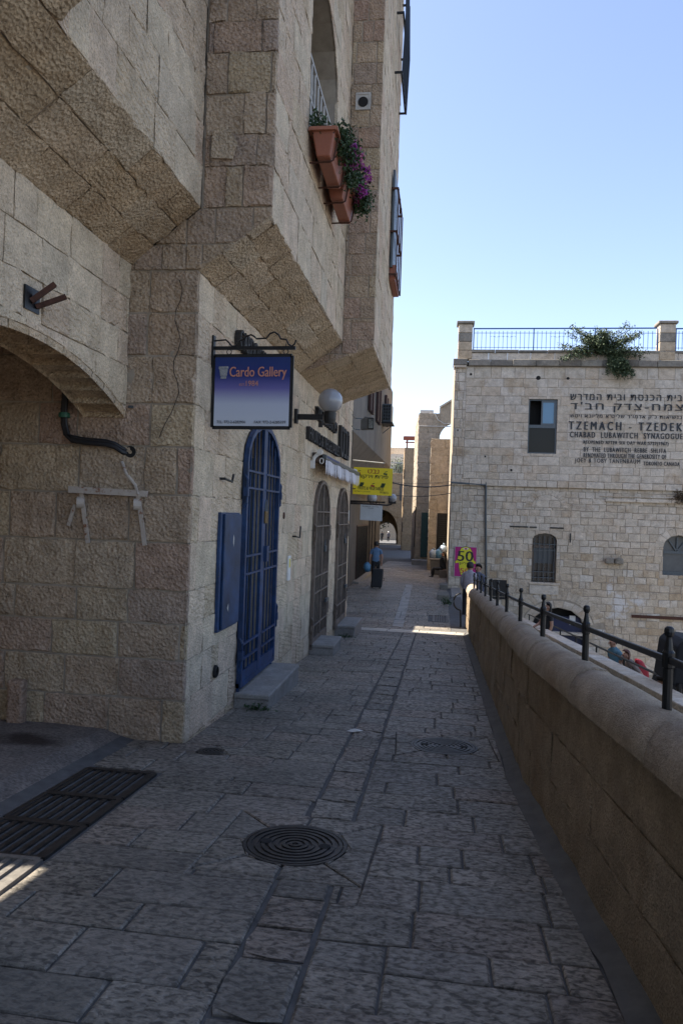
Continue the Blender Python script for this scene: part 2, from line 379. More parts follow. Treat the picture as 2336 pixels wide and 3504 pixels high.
def lay(root, fr, regions, holes, row_h, len_r, gap, rough, material, v0, v1, name='stone', depth=.03, rows=None, jit=.0, u_first=None, chamfer=.010, cell=.09):
    """courses of stones over convex regions, cut round convex openings"""
    if rows is None:
        rows = [v0]
        while rows[-1] < v1: rows.append(rows[-1] + random.uniform(*row_h))
    us = [p[0] for r in regions for p in r]; umin, umax = min(us), max(us)
    for k in range(len(rows) - 1):
        a, b = rows[k] + gap / 2, rows[k + 1] - gap / 2; u = umin - random.uniform(0, len_r[0])
        while u < umax:
            L = random.uniform(*len_r)
            if random.random() < .12: L *= .55
            box = [(u + gap / 2, a + random.uniform(-jit, jit)), (u + L - gap / 2, a + random.uniform(-jit, jit)), (u + L - gap / 2, b + random.uniform(-jit, jit)), (u + gap / 2, b + random.uniform(-jit, jit))] if jit else rect(u + gap / 2, u + L - gap / 2, a, b)
            u += L
            for reg in regions:
                p = inter(box, reg)
                if len(p) < 3 or abs(area(p)) < 6e-4: continue
                ps = [p]
                for h in holes: ps = [q for x in ps for q in minus(x, h)]
                if ps: emit(root, fr, ps, rough, depth, material, name, chamfer, cell)
    return rows
def flush(root, parent=None, cap=290):
    lst = sorted(STONES.pop(root, []), key=lambda s: -s[0]); parent = parent or root
    for s in lst[:cap]: mesh_obj(s[5], s[1], s[2], s[4], parent, rnd=s[3])
    rest = {}
    for s in lst[cap:]: rest.setdefault(s[4].name, []).append(s)
    for mn, ss in rest.items():
        v, f, r = [], [], []
        for s in ss:
            n = len(v); v += s[1]; f += [[i + n for i in q] for q in s[2]]; r += [s[3]] * len(s[2])
        o = mesh_obj(ss[0][5], v, f, ss[0][4], parent, rnd=r); o['kind'] = 'stuff'
def sheet(name, fr, outer, holes, material, parent, n=-.011, reveal=0, back=None):
    """a wall face with real openings, their reveals and what closes them"""
    loops = [[Vector((p[0], p[1], 0)) for p in ccw(outer)]] + [[Vector((p[0], p[1], 0)) for p in ccw(h)[::-1]] for h in holes]
    tris = geometry.tessellate_polygon(loops); flat = [p for l in loops for p in l]
    g = G(); g.add([fr.p(p.x, p.y, n) for p in flat], [list(t) for t in tris])
    for h in holes:
        if reveal:
            h = ccw(h); m = len(h); g.add([fr.p(a, b, n + .004) for a, b in h] + [fr.p(a, b, -reveal) for a, b in h], [[i, m + i, m + (i + 1) % m, (i + 1) % m] for i in range(m)])
    o = g.build(name, material, parent)
    bm = bmesh.new(); bm.from_mesh(o.data)
    for fc in bm.faces:
        if len(fc.verts) == 3 and fc.normal.dot(fr.N) < 0: fc.normal_flip()
    bm.to_mesh(o.data); bm.free()
    return o

# lettering
def glyphs(s, space=1.):
    c = bpy.data.curves.new('t', 'FONT'); c.body = s; c.resolution_u = 3; c.space_character = space
    o = link(bpy.data.objects.new('t', c)); dg = bpy.context.evaluated_depsgraph_get()
    me = bpy.data.meshes.new_from_object(o.evaluated_get(dg))
    v = [p.co.copy() for p in me.vertices]; f = [list(p.vertices) for p in me.polygons]
    bpy.data.objects.remove(o); bpy.data.curves.remove(c); bpy.data.meshes.remove(me)
    if 'ד' in s:                     # this letter is drawn as two crossing bars: fill each bar by itself
        for i in range(len(v) - 7):
            a, b = v[i:i + 4], v[i + 4:i + 8]; q = lambda r: abs(r[0].x - r[1].x) + abs(r[2].x - r[3].x) + abs(r[1].y - r[2].y) + abs(r[0].y - r[3].y) < 1e-4 and abs(r[0].x - r[2].x) > 1e-3
            st = set(range(i, i + 8))
            if q(a) and q(b) and all(set(t) <= st for t in f if set(t) & st):
                lo = min(p.y for p in b)
                for p in a: p.y = min(p.y, lo)
                f = [t for t in f if not set(t) & st] + [[i, i + 1, i + 2, i + 3], [i + 4, i + 5, i + 6, i + 7]]
    return v, f
def text(name, s, fr, u0, v0, wd, ht, material, parent, thick=0., n=.003, rtl=False, bold=.0, shear=0., space=1., words=False):
    """lettering in a wall's plane, fitted to a width and height; bold doubles the strokes sideways"""
    if rtl: s = s[::-1].translate(str.maketrans('()', ')('))
    v, f = glyphs(s, space)
    x0, x1 = min(p.x for p in v), max(p.x for p in v); y0, y1 = min(p.y for p in v), max(p.y for p in v)
    sx, sy = wd / (x1 - x0), ht / (y1 - y0)
    q = [(u0 + (p.x - x0) * sx + shear * (p.y - y0) * sy, v0 + (p.y - y0) * sy) for p in v]
    parts = [f]
    if words:
        fs = sorted(f, key=lambda t: min(q[i][0] for i in t)); parts, end = [], -1e9
        for t in fs:
            if not parts or min(q[i][0] for i in t) > end + words * ht: parts.append([])
            parts[-1].append(t); end = max(end, max(q[i][0] for i in t))
    for fs in parts:
        idx = sorted({i for t in fs for i in t}); mp = {k: i for i, k in enumerate(idx)}; ff = [[mp[i] for i in t] for t in fs]; g = G()
        for k, dx in enumerate([0] if not bold else [-bold * ht, 0, bold * ht]):
            pts = [(q[i][0] + dx, q[i][1]) for i in idx]; e = n + .0007 * k
            if thick == 0: g.add([fr.p(a, b, e) for a, b in pts], ff)
            else:
                m = len(pts); n0 = len(g.v); g.add([fr.p(a, b, e + thick) for a, b in pts] + [fr.p(a, b, e) for a, b in pts], ff); cnt = {}
                for t in ff:
                    for i in range(len(t)):
                        ed = (t[i], t[(i + 1) % len(t)]); cnt[frozenset(ed)] = cnt.get(frozenset(ed), []) + [ed]
                g.f += [[n0 + c[0][1], n0 + c[0][0], n0 + m + c[0][0], n0 + m + c[0][1]] for c in cnt.values() if len(c) == 1]
        o = g.build(name, material, parent)
    return o
def leaves(n, shape, size, seed, squash=1.):
    """small folded leaf faces spread through a volume; shape() returns a point"""
    rn = random.Random(seed); g = G()
    for i in range(n):
        c = Vector(shape(rn)); a = Vector((rn.gauss(0, 1), rn.gauss(0, 1), rn.gauss(0, 1))).normalized(); b = a.orthogonal().normalized()
        b.rotate(Matrix.Rotation(rn.uniform(0, 6.28), 3, a)); s_ = size * rn.uniform(.6, 1.3); k = a.cross(b)
        g.add([c - b * s_, c + k * s_ * .45 + a * s_ * .15, c + b * s_, c - k * s_ * .45 + a * s_ * .15], [[0, 1, 2], [0, 2, 3]])
    return g
# ------------------------------------------------------------------ ground
FG = Frame((0, 0, 0), (1, 0, 0), (0, 1, -SLOPE))
g = G(); g.add([(-900, -900, -5.2), (900, -900, -5.2), (900, 1500, -5.2), (-900, 1500, -5.2)], [[0, 1, 2, 3]])
tag(g.build('ground', M_CONC), kind='structure')
g = G(); ys = [-14 + i * .5 for i in range(63)] + [17.6 + i * 1.5 for i in range(20)] + [48, 55, 65, 80, 100, 130]
xs = [-14, -9, -6, -4, -3.2, -2.7, -2.4, -2.06, -1.4, -.6, .0, .45, .75]
for y in ys:
    for x in xs: g.v.append(Vector((x, y, gz(x, y) - .013)))
n = len(xs)
for j in range(len(ys) - 1):
    for i in range(n - 1): g.f.append([j * n + i, j * n + i + 1, (j + 1) * n + i + 1, (j + 1) * n + i])
street = tag(g.build('street', M_MORTG), kind='structure')
# alley surface left of the drain: old asphalt with damp patches
g = G()
for y in [-6 + i * .5 for i in range(24)] + [5.93]:
    for x in (-14, -6, -4, -3.2, -2.75, -2.5): g.v.append(Vector((x, y, gz(x, y) - .002)))
for j in range(24):
    for i in range(5): g.f.append([j * 6 + i, j * 6 + i + 1, (j + 1) * 6 + i + 1, (j + 1) * 6 + i])
m = mat('alley_asphalt', rough=.8); t = NT(m)
c = t.mix(t.ramp(t.noise(3.5, 6, .7), [(.3, (.12, .102, .09)), (.7, (.23, .195, .165))]), t.ramp(t.noise(45, 4, .6), [(.35, g3(.55)), (.65, g3(1.3))]))
def blob(t, cx, cy, rx, ry):
    mp = t.n('ShaderNodeMapping'); mp.inputs['Location'].default_value = (-cx / rx, -cy / ry, 0); mp.inputs['Scale'].default_value = (1 / rx, 1 / ry, 0); t.l(t.tc, mp.inputs['Vector'])
    ln = t.n('ShaderNodeVectorMath', operation='LENGTH'); t.l(mp.outputs[0], ln.inputs[0])
    return t.math(t.math(ln.outputs['Value'], t.math(t.noise(6, 4), .9, 'MULTIPLY')), .5, 'MULTIPLY')
for b in ((-3.1, 5.35, .45, .28), (-3.35, 4.85, .35, .16)):
    c = t.mix(c, (.22, .17, .15), t.ramp(blob(t, *b), [(.40, g3(1)), (.60, g3(0))]))
t.base(c); t.bump(t.noise(45, 4), 1, .012)
tag(g.build('alley_ground', m), kind='structure')
# paving
MH1, MH2, MHS = (-.74, 4.03), (.09, 6.48), (-1.77, 5.74)
def sqr(c, h, rot): return [(c[0] + h * math.sqrt(2) * math.cos(rot + math.pi / 4 + i * math.pi / 2), c[1] + h * math.sqrt(2) * math.sin(rot + math.pi / 4 + i * math.pi / 2)) for i in range(4)]
SQ1, SQ2 = sqr(MH1, .44, -.04), sqr(MH2, .42, .05)
PH = [SQ1, SQ2, ngon(*MHS, .11, 12)]
def pave(regs, v0, v1, rh, lr, m=M_PAVE, gap=.011, rough=.006, jit=.008, fr=FG, holes=PH): lay(street, fr, regs, holes, rh, lr, gap, rough, m, v0, v1, 'paving_stone', .035, jit=jit, chamfer=.008, cell=.13)
pave([rect(-1.92, -.755, .5, 5.55)], .5, 5.55, (.25, .42), (.45, 1.0))
pave([rect(-2.48, -.755, 5.12, 5.92)], 5.12, 5.92, (.22, .3), (.35, .7))
pave([rect(-2.05, -.755, 5.93, 16.3)], 5.93, 16.3, (.22, .36), (.34, .78), jit=.010)
pave([rect(-.728, -.482, .5, 16.3)], .5, 16.3, (.25, .42), (50, 51), gap=.022)
NEAR = [(-.455, .5), (.83, .5), (.55, 5.6), (-.455, 5.6)]
pave([NEAR, rect(-.455, .55, 5.602, 16.3)], .5, 16.3, (.20, .34), (.34, .80), jit=.012)
pave([rect(-2.05, .62, 16.32, 17.0)], 16.32, 17.0, (.34, .341), (.6, 1.1), M_SILL, .012, .004, .002)  # pale row laid where the sun strip falls, sunlight put into its colour
for sq, c, r_ in ((SQ1, MH1, .292), (SQ2, MH2, .292)):     # stones cut to set each manhole
    for i in range(4):
        mid = ((sq[i][0] + sq[(i + 1) % 4][0]) / 2, (sq[i][1] + sq[(i + 1) % 4][1]) / 2)
        for tri in ([sq[i], mid, c], [mid, sq[(i + 1) % 4], c]):
            cx, cy = sum(p[0] for p in tri) / 3, sum(p[1] for p in tri) / 3
            tri = [(p[0] + (cx - p[0]) * .045, p[1] + (cy - p[1]) * .045) for p in tri]
            ps = minus(ccw(tri), ngon(*c, r_, 16))
            if ps: emit(street, FG, ps, .006, .035, M_PAVE, 'paving_stone', .008)
FG2 = Frame((0, 17, -1.003), (1, 0, 0), (0, 1, -.012))
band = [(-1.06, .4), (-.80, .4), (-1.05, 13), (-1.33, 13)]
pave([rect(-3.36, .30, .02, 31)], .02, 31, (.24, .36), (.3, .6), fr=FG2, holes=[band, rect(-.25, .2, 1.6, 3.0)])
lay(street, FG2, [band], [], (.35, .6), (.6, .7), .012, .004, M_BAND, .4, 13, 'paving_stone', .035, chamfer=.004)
flush(street, cap=290)
# dark concrete fillet along the parapet foot
g = G(); yy = [.3 + .35 * i for i in range(48)]
for y in yy:
    a = random.uniform(-.025, .025); k_ = max(0, 5.6 - y) * .055; g.v += [Vector((k_ + .545 + a, y, gz(0, y) - .004)), Vector((k_ + .605, y, gz(0, y) + .010)), Vector((k_ + .69, y, gz(0, y) + .045))]
for j in range(len(yy) - 1):
    for i in range(2): g.f.append([j * 3 + i, j * 3 + i + 1, j * 3 + i + 4, j * 3 + i + 3])
tag(g.build('kerb_fillet', M_CONC), kind='structure')
# lower steps falling away to the right beyond the parapet
def lz(x): return -1.05 - .45 * (x - .3)
g = G(); x, k = .45, 0
while x < 9.6:
    z = round((lz(x + .18)) / .16) * .16; g.box(x, x + .362, (16.8 if x < 2.6 else 1), 29.0, -5.1, z + .0001 * k); x += .36; k += 1
tag(g.build('lower_stairs', M_STEP, rnd=.5), kind='structure')

# ------------------------------------------------------------------ corner building on the left
YC, XF, XB, XC, XA, YD, YE, YEND, TOP = 5.9, -2.06, -1.46, -1.02, -2.65, 10.29, 13.55, 16.62, 13.
cb = thing('corner_building', 'tall pale limestone building with stepped overhanging bays along the left side', 'building', (-2.6, 6, -.4))
FF = Frame((XF, 0, 0), (0, 1, 0), (0, 0, 1)); FA = Frame((XA, 0, 0), (0, 1, 0), (0, 0, 1)); FB = Frame((XB, 0, 0), (0, 1, 0), (0, 0, 1)); FC = Frame((XC, 0, 0), (0, 1, 0), (0, 0, 1))
FP = Frame((0, YC, 0), (1, 0, 0), (0, 0, 1)); FD = Frame((0, YD, 0), (1, 0, 0), (0, 0, 1))
# solid cores behind the faces, and two added sun blockers
for d in ((-9, XF - .4, YC + .06, YEND - .02, -2, TOP), (-9, XB - .5, YC + .06, YE + .3, 4.05, TOP), (XB - .45, XC - .05, YD + .06, YE + .3, 4.0, TOP),
          (-5, XF - .05, -12, YC - .05, 4.3, TOP), (-5, -4.8, -12, YC, 3.54, 4.3), (-9, XA - .05, -12, 2.9, -1, 4.3), (-9, -3.02, 3.80, YC - .02, 3.0, 4.3), (-2.06, XB - .03, -8, 3.58, 4.72, TOP)):  # narrow block and alley slab are unseen, added to bound the sun patch
    bx('wall_core', d, M_MORT, cb)
bx('alley_wall', (-9.3, -9.0, -12, 6, -1, 4.2), M_MORT, cb)  # unseen, added to keep skylight out of the arch recess
rows = [-1.2, -.93, -.66, -.36]
while rows[-1] < 3.55: rows.append(rows[-1] + random.choice((.30, .33, .36, .40, .28)))
rows[-1] = 3.585
DOORS = [(7.46, 9.02, -.25, 2.10, 2.58), (11.80, 13.30, -.62, 1.55, 2.16), (14.50, 15.95, -.70, 1.55, 2.14)]
dh = [arch_poly(a, b, c, d, e) for a, b, c, d, e in DOORS]
lowpoly = [(YC + .0, -1.3), (YEND, -1.3), (YEND, 3.58), (YC + .0, 3.58)]
sheet('wall_face', FF, lowpoly, dh, M_MORT, cb, reveal=.36)
lay(cb, FF, [rect(YC + .035, YEND, -1.3, 3.575)], dh, None, (.32, .78), .010, .006, M_FAC, 0, 0, rows=rows, chamfer=.004)
# rest of the low facade beyond the far bay
r2 = [3.585 + .33 * i for i in range(29)]
sheet('wall_face', FF, rect(YE + .3, YEND, 3.58, TOP), [], M_MORT, cb)
lay(cb, FF, [rect(YE + .3, YEND, 3.585, TOP)], [], None, (.35, .75), .010, .006, M_FAC, 0, 0, rows=r2, chamfer=.004)
# end wall towards the gap
FE = Frame((0, YEND, 0), (-1, 0, 0), (0, 0, 1))
sheet('wall_face', FE, rect(-XF, 9, -1.3, TOP), [], M_MORT, cb, n=0)
# pier facing the camera
top_rows = [3.585, 3.80, 4.10]
while top_rows[-1] < 9.2: top_rows.append(top_rows[-1] + random.choice((.26, .30, .34, .38)))
gore = [(XA, 3.585), (XF, 3.585), (XB, 4.02), (XB, 4.10), (XF, 4.10), (XA, 3.64)]
pier = rect(XF + .02, XB, 4.10, 9.3)
for pl in (rect(-8, XF, -1.2, 3.585), gore, rect(XF, XB, 4.10, TOP)): sheet('wall_face', FP, pl, [], M_MORT, cb, n=-.014)
lay(cb, FP, [rect(-6, XF, -1.2, 3.58)], [], None, (.34, .72), .018, .016, M_ROUGH, 0, 0, rows=rows, depth=.035, chamfer=.011)
lay(cb, FP, [gore, pier], [], None, (.22, .42), .012, .013, M_ROUGH, 0, 0, rows=top_rows, depth=.035, chamfer=.007)
# near wall with the segmental arch over the alley
RA = 3.48; AC = (4.4, 2.73 - RA); AY0, AY1 = 2.9, YC
def arc(R_, n, y0=AY0, y1=AY1):
    a0, a1 = math.acos((y1 - AC[0]) / R_), math.acos((y0 - AC[0]) / R_); return [(AC[0] + R_ * math.cos(a0 + (a1 - a0) * i / n), AC[1] + R_ * math.sin(a0 + (a1 - a0) * i / n)) for i in range(n + 1)]
arcp = arc(RA, 14)
sheet('wall_face', FA, [(AY0, 3.66), (AY0, 2.39)] + arcp[::-1][1:-1] + [(AY1, 2.39), (AY1, 3.66)], [], M_MORT, cb)
asegs = [[arcp[i], arcp[i + 1], (arcp[i + 1][0], 1.), (arcp[i][0], 1.)] for i in range(14)]
lay(cb, FA, [rect(AY0, AY1 - .005, 2.38, 3.64)], asegs, None, (.3, .62), .010, .008, M_FAC, 0, 0, rows=[2.12, 2.45, 2.78, 3.05, 3.34, 3.64], chamfer=.004)
for i in range(14):                       # arch soffit, stone by stone
    a, b = arcp[i], arcp[i + 1]; u = Vector((0, b[0] - a[0], b[1] - a[1]))
    fs = Frame((XA, a[0], a[1]), (-1, 0, 0), u.normalized()); 
    emit(cb, fs, [rect(.0, .36, .006, u.length - .006)], .007, .05, M_SOF, 'soffit_stone', .006)
g = G()
for y, z in arcp: g.v += [Vector((XA - .02, y, z + .03)), Vector((XA - .36, y, z + .03)), Vector((XA - .36, y, 3.7))]
for i in range(14): g.f += [[i * 3, i * 3 + 1, i * 3 + 4, i * 3 + 3], [i * 3 + 1, i * 3 + 2, i * 3 + 5, i * 3 + 4]]
g.build('arch_core', M_MORT, cb)
# sloping soffits
def soffit(u0, z0, u1, z1, y0, y1, rows_n, lens, core=True):
    v = Vector((u1 - u0, 0, z1 - z0)); L = v.length; fs = Frame((u0, 0, z0), (0, 1, 0), v.normalized())
    fs.N = -fs.N if fs.N.z > 0 else fs.N
    if core: sheet('soffit_core', fs, rect(y0, y1, 0, L), [], M_MORT, cb)
    rw = [L * i / rows_n for i in range(rows_n + 1)]
    lay(cb, fs, [rect(y0, y1, .004, L - .002)], [], None, lens, .010, .012, M_SOF, 0, 0, 'soffit_stone', rows=rw, depth=.03, chamfer=.005)
soffit(XA, 3.635, XF, 4.10, 2.6, YC - .004, 3, (.5, 1.0))
soffit(XF, 4.10, XB, 4.54, 1.2, 3.58, 2, (.5, .9))
soffit(XF, 3.575, XB, 4.01, YC + .004, YD, 3, (.45, .85))
soffit(XF, 3.57, XC, 3.955, YD + .004, YE, 3, (.5, .9))
# upper wall A, bay B with an arched window, bay C
upr = [4.10 + .335 * i for i in range(27)]
sheet('wall_face', FF, rect(1, YC - .0, 4.09, 9.5), [], M_MORT, cb)
lay(cb, FF, [rect(3.0, YC - .005, 4.105, 9.3)], [], None, (.35, .8), .010, .007, M_FAC, 0, 0, rows=upr, chamfer=.004)
sheet('wall_face', FB, rect(1.0, 3.58, 4.54, TOP), [], M_MORT, cb)
lay(cb, FB, [rect(1.0, 3.58, 4.55, TOP)], [], None, (.35, .8), .010, .007, M_FAC, 0, 0, rows=[4.55] + upr[2:], chamfer=.004)
WIN = arch_poly(7.35, 9.15, 5.52, 6.75, 7.45, 8)
sheet('wall_face', FB, rect(YC, YD, 4.0, TOP), [WIN], M_MORT, cb, reveal=.45)
lay(cb, FB, [rect(YC + .035, YD, 4.012, TOP)], [WIN], None, (.35, .8), .010, .007, M_FAC, 0, 0, rows=[4.01] + upr[1:], chamfer=.004)
clow = [(XB, 3.795), (XC, 3.955), (XC, 4.3), (XB, 4.3)]; clow2 = [(XF, 3.572), (XB, 3.795), (XB, 4.01)]
for pl in (clow, clow2, rect(XB, XC, 4.3, TOP)): sheet('wall_face', FD, pl, [], M_MORT, cb)
lay(cb, FD, [rect(XB + .005, XC, 4.3, TOP), clow, clow2], [], None, (.22, .36), .014, .008, M_ROUGH, 0, 0, rows=[3.6, 3.85] + [4.05 + .30 * i for i in range(30)], chamfer=.008)
sheet('wall_face', FC, rect(YD, YE + .35, 3.95, TOP), [], M_MORT, cb)
lay(cb, FC, [rect(YD + .03, YE + .35, 3.96, TOP)], [], None, (.35, .75), .010, .006, M_FAC, 0, 0, rows=[3.95] + [4.05 + .33 * i for i in range(28)], chamfer=.004)
flush(cb, cap=560)
# the window's inner shutters
w_ = G()
for i in range(6): w_.box(XB - .34, XB - .30, 7.36, 9.14, 5.6 + i * .30, 5.6 + i * .30 + .05)
w_.box(XB - .36, XB - .28, 7.36, 7.44, 5.53, 7.2).box(XB - .36, XB - .28, 9.04, 9.12, 5.53, 7.2).box(XB - .36, XB - .28, 8.2, 8.28, 5.53, 7.3)
w_.build('window', M_OFFW, cb); bx('window_pane', (XB - .40, XB - .37, 7.3, 9.2, 5.5, 7.5), M_GLASS, cb)
g = G()
for i in range(9): g.tube([(XB - .05, 7.45 + i * .2, 5.53), (XB - .05, 7.45 + i * .2, 6.35)], .012, 6)
g.bar((XB - .05, 7.36, 6.35), (XB - .05, 9.14, 6.35), .03, .03); g.bar((XB - .05, 7.36, 5.95), (XB - .05, 9.14, 5.95), .02, .02); g.build('window_bars', M_OFFW, cb)
# cut letters on the low facade
text('lettering', 'CARDO', FF, 7.0, 3.19, .70, .19, M_LETT, cb, .06, .005, bold=.02)
text('lettering', 'GALLERY', FF, 7.76, 3.19, .74, .18, M_LETT, cb, .06, .005, bold=.02)
text('lettering', 'FRUITS & VEGETABLES', FF, 10.92, 2.70, 3.30, .20, M_LETT, cb, .06, .005, bold=.02, words=.3)
text('lettering', 'פירות וירקות', FF, 11.6, 3.02, 2.2, .28, M_LETT, cb, .06, .005, True, .02)
text('lettering', 'נבט', FF, 14.36, 2.73, 1.3, .62, M_LETT, cb, .06, .005, True, .02)
# holes, hooks and plates fixed to the wall
g = G()
for dx, dz in ((0, 0), (.09, .02), (.03, .1), (-.02, .08)): g.lathe((-1.90 + dx, YC - .004, 4.58 + dz), [(.001, -.02), (.022, -.02), (.022, .012), (.001, .012)], 10, (0, -1, 0))
g.build('bolt_hole', M_DARK, cb)
g = G(); g.prism([(-1.98, YC - .006, 4.50), (-1.80, YC - .006, 4.49), (-1.76, YC - .006, 4.62), (-1.85, YC - .006, 4.76), (-1.97, YC - .006, 4.72)], (0, -.022, 0)); g.build('patched_stone', M_SOF, cb, rnd=.9)
for y, z in ((6.68, 1.89), (10.18, 1.26)):
    g = G(); g.tube([(XF, y, z), (XF + .05, y, z), (XF + .08, y + .14, z - .02), (XF + .08, y + .18, z + .05 if z > 1.5 else z + .14)], .012, 6); g.build('hook', M_IRON, cb)
for y, z in ((9.55, 1.55), (13.62, 1.35), (16.2, 1.35)):
    G().lathe((XF + .004, y, z), [(.045, -.01), (.045, .008), (.02, .012)], 12, (1, 0, 0)).build('rust_spot', M_RUST, cb)
g = G(); g.box(XF, XF + .025, 9.86, 10.02, .66, 1.0); g.build('meter_plate', M_WHITE, cb, bevel=.006); bx('plate_label', (XF + .026, XF + .028, 9.90, 9.97, .84, .96), M_YEL, cb)
G().box(XF, XF + .02, 16.25, 16.42, 1.45, 1.68).build('switch_box', M_OFFW, cb, bevel=.004)
g = G(); p = [(XF + .012, 16.55 + .04 * math.sin(i * 1.7), 3.5 - i * .28) for i in range(14)]; g.tube(p, .008, 5); g.build('wire', M_CABLE, cb)
g = G(); p = [(-2.22 + .03 * math.sin(i * 1.3) + .012 * i * (i > 8) * 0, YC - .012, 3.5 - i * .085) for i in range(14)] + [(-2.3, YC - .012, 2.3), (-2.35, YC - .012, 2.18)]; g.tube(p, .003, 5); g.build('wire', M_CABLE, cb)
g = G(); g.lathe((XF + .02, 6.72, .08), [(.06, -.05), (.06, .0), (.045, .012), (.045, -.05)], 14, (1, 0, 0)); g.build('pipe_mouth', M_DARK, cb)
# drain stub low on the pier
g = G(); g.box(-3.58, -3.44, YC - .10, YC, -.34, .10); g.build('drain_stub', M_ROUGH, cb, bevel=.02, rnd=.3)
# vent on bay C
g = G(); vz, vx = 7.40, -1.28
g.box(vx - .105, vx + .105, YD - .03, YD, vz - .12, vz - .095).box(vx - .105, vx + .105, YD - .03, YD, vz + .095, vz + .12).box(vx - .105, vx - .08, YD - .03, YD, vz - .095, vz + .095).box(vx + .08, vx + .105, YD - .03, YD, vz - .095, vz + .095)
g.build('vent_frame', M_OFFW, cb); bx('vent_plate', (vx - .08, vx + .08, YD - .02, YD - .002, vz - .095, vz + .095), M_OFFW, cb)
G().lathe((vx, YD - .02, vz - .01), [(.07, 0), (.07, .012), (.06, .012)], 18, (0, -1, 0)).build('vent_hole', M_DARK, cb)
# grilles on the outer face of bay C
def grille(y0, y1, z0, z1, out, m, nm, lb, n=7, arched=False):
    t = thing(nm, lb, 'grille', (XC, y0, z0)); X1 = XC + out
    for z in (z0, (z0 + z1) / 2, z1):
        G().prism([(XC, y0, z), (X1, y0, z), (X1, y1, z), (XC, y1, z), (XC, y1 - .03, z), (X1 - .03, y1 - .03, z), (X1 - .03, y0 + .03, z), (XC, y0 + .03, z)], (0, 0, .03)).build('hoop', m, t)
    for i in range(n + 1):
        y = y0 + (y1 - y0) * i / n; G().tube([(X1, y, z0), (X1 + (.03 if arched else 0), y, (z0 + z1) / 2), (X1, y, z1)], .011, 6).build('bar', m, t)
    return t
grille(12.3, 13.6, 9.0, 11.0, .13, M_IRON, 'window_grille', 'black bellied window grille high at the top of the tall left building', 7, True)
t = grille(12.4, 13.6, 5.65, 7.1, .13, M_RUST, 'shutter_frame', 'rusty open frame on the outer face below the black grille', 3)
bx('shutter_leaf', (XC + .02, XC + .06, 12.45, 13.4, 5.8, 7.45), M_ALU, t); bx('box', (XC + .01, XC + .11, 12.5, 13.5, 5.6, 5.85), M_TERRA, t)
# ------------------------------------------------------------------ doors, steps and fittings of the low facade
def gate(nm, label, D, mt, nb, levels, stile, back, glass=M_GLASS, X=XF + .03, pointed=False):
    y0, y1, zb, zs, za = D; t = thing(nm, label, 'door', (X, (y0 + y1) / 2, zb)); fw = .055
    def ring(k): return arch_poly(y0 + k, y1 - k, zb + k, zs, za - k, 10)
    a, b = ring(0), ring(fw); n = len(a); g = G()
    for dX in (0, .05): g.v += [Vector((X - .02 + dX, p[0], p[1])) for p in a] + [Vector((X - .02 + dX, p[0], p[1])) for p in b]
    for i in range(n):
        j = (i + 1) % n; g.f += [[2 * n + i, 2 * n + j, 3 * n + j, 3 * n + i], [i, j, 2 * n + j, 2 * n + i], [n + j, n + i, 3 * n + i, 3 * n + j]]
    g.build('frame', mt, t)
    c = (y0 + y1) / 2
    def head(y): k = max(0, 1 - ((y - c) / ((y1 - y0) / 2)) ** 2); return zs + (za - zs) * math.sqrt(k) - .03
    g = G(); g.box(X - .01, X + .025, c - stile / 2, c + stile / 2, zb + .05, za - .03); g.build('centre_stile', mt, t)
    G().box(X - .012, X + .022, y0 + .05, y1 - .05, zb + .03, zb + .16).build('bottom_rail', mt, t)
    for s in (0, 1):
        ya, yb = (y0 + fw, c - stile / 2) if s == 0 else (c + stile / 2, y1 - fw)
        for i in range(1, nb + 1):
            y = ya + (yb - ya) * i / (nb + 1); G().bar((X, y, zb + .14), (X, y, head(y)), .017, .017, (0, 1, 0)).build('bar', mt, t)
        for z in levels: G().bar((X + .02, ya - .02, z), (X + .02, yb + .01, z), .022, .022).build('cross_bar', mt, t)
    for y, z in ((y0 - .02, zs - .3), (y1 + .02, zs - .3), (y0 - .02, zb + .35), (y1 + .02, zb + .55)):
        g = G(); g.tube([(X, y, z - .16), (X + .03, y, z - .12), (X + .035, y, z + .12), (X, y + .02, z + .17)], .016, 6); g.box(X, X + .05, y - .03, y + .03, z - .05, z + .04); g.build('hinge', mt, t)
    bk = [(y0 - .1, zb - .1), (y1 + .1, zb - .1), (y1 + .1, za + .1), (y0 - .1, za + .1)]
    G().prism([(XF - .34, p[0], p[1]) for p in bk], (-.03, 0, 0)).build('door_panel', back, t)
    return t
t = gate('door_gate', 'blue iron lattice door gate with padlock above the nearest step', DOORS[0], M_BLUE, 3, (2.02, 1.84, 1.12, .93, .2, .04), .15, M_GLASS)
for y, wd in ((7.66, .035), (7.82, .02), (8.02, .03), (8.62, .02), (8.9, .02)): bx('door_leaf_strip', (XF - .29, XF - .26, y, y + wd, -.2, 2.25), M_OFFW if wd > .025 else M_ALU, t)
g = G(); g.tube([(XF + .06, 8.28, 1.60), (XF + .06, 8.28, 1.70), (XF + .06, 8.31, 1.73), (XF + .06, 8.34, 1.70), (XF + .06, 8.34, 1.60)], .008, 6); g.build('shackle', M_ALU, t)
G().box(XF + .04, XF + .075, 8.25, 8.37, 1.46, 1.60).build('padlock', simple('brass', (.16, .11, .05), .4, .8), t, bevel=.006)
G().box(XF + .05, XF + .09, 8.30, 8.40, 1.02, 1.2).build('lock_case', M_BLUE, t)
bx('strut', (XF + .01, XF + .04, 8.92, 8.97, -.50, -.2), M_BLUE, t); bx('strut', (XF + .01, XF + .04, 7.46, 7.50, -.52, -.2), M_BLUE, t)
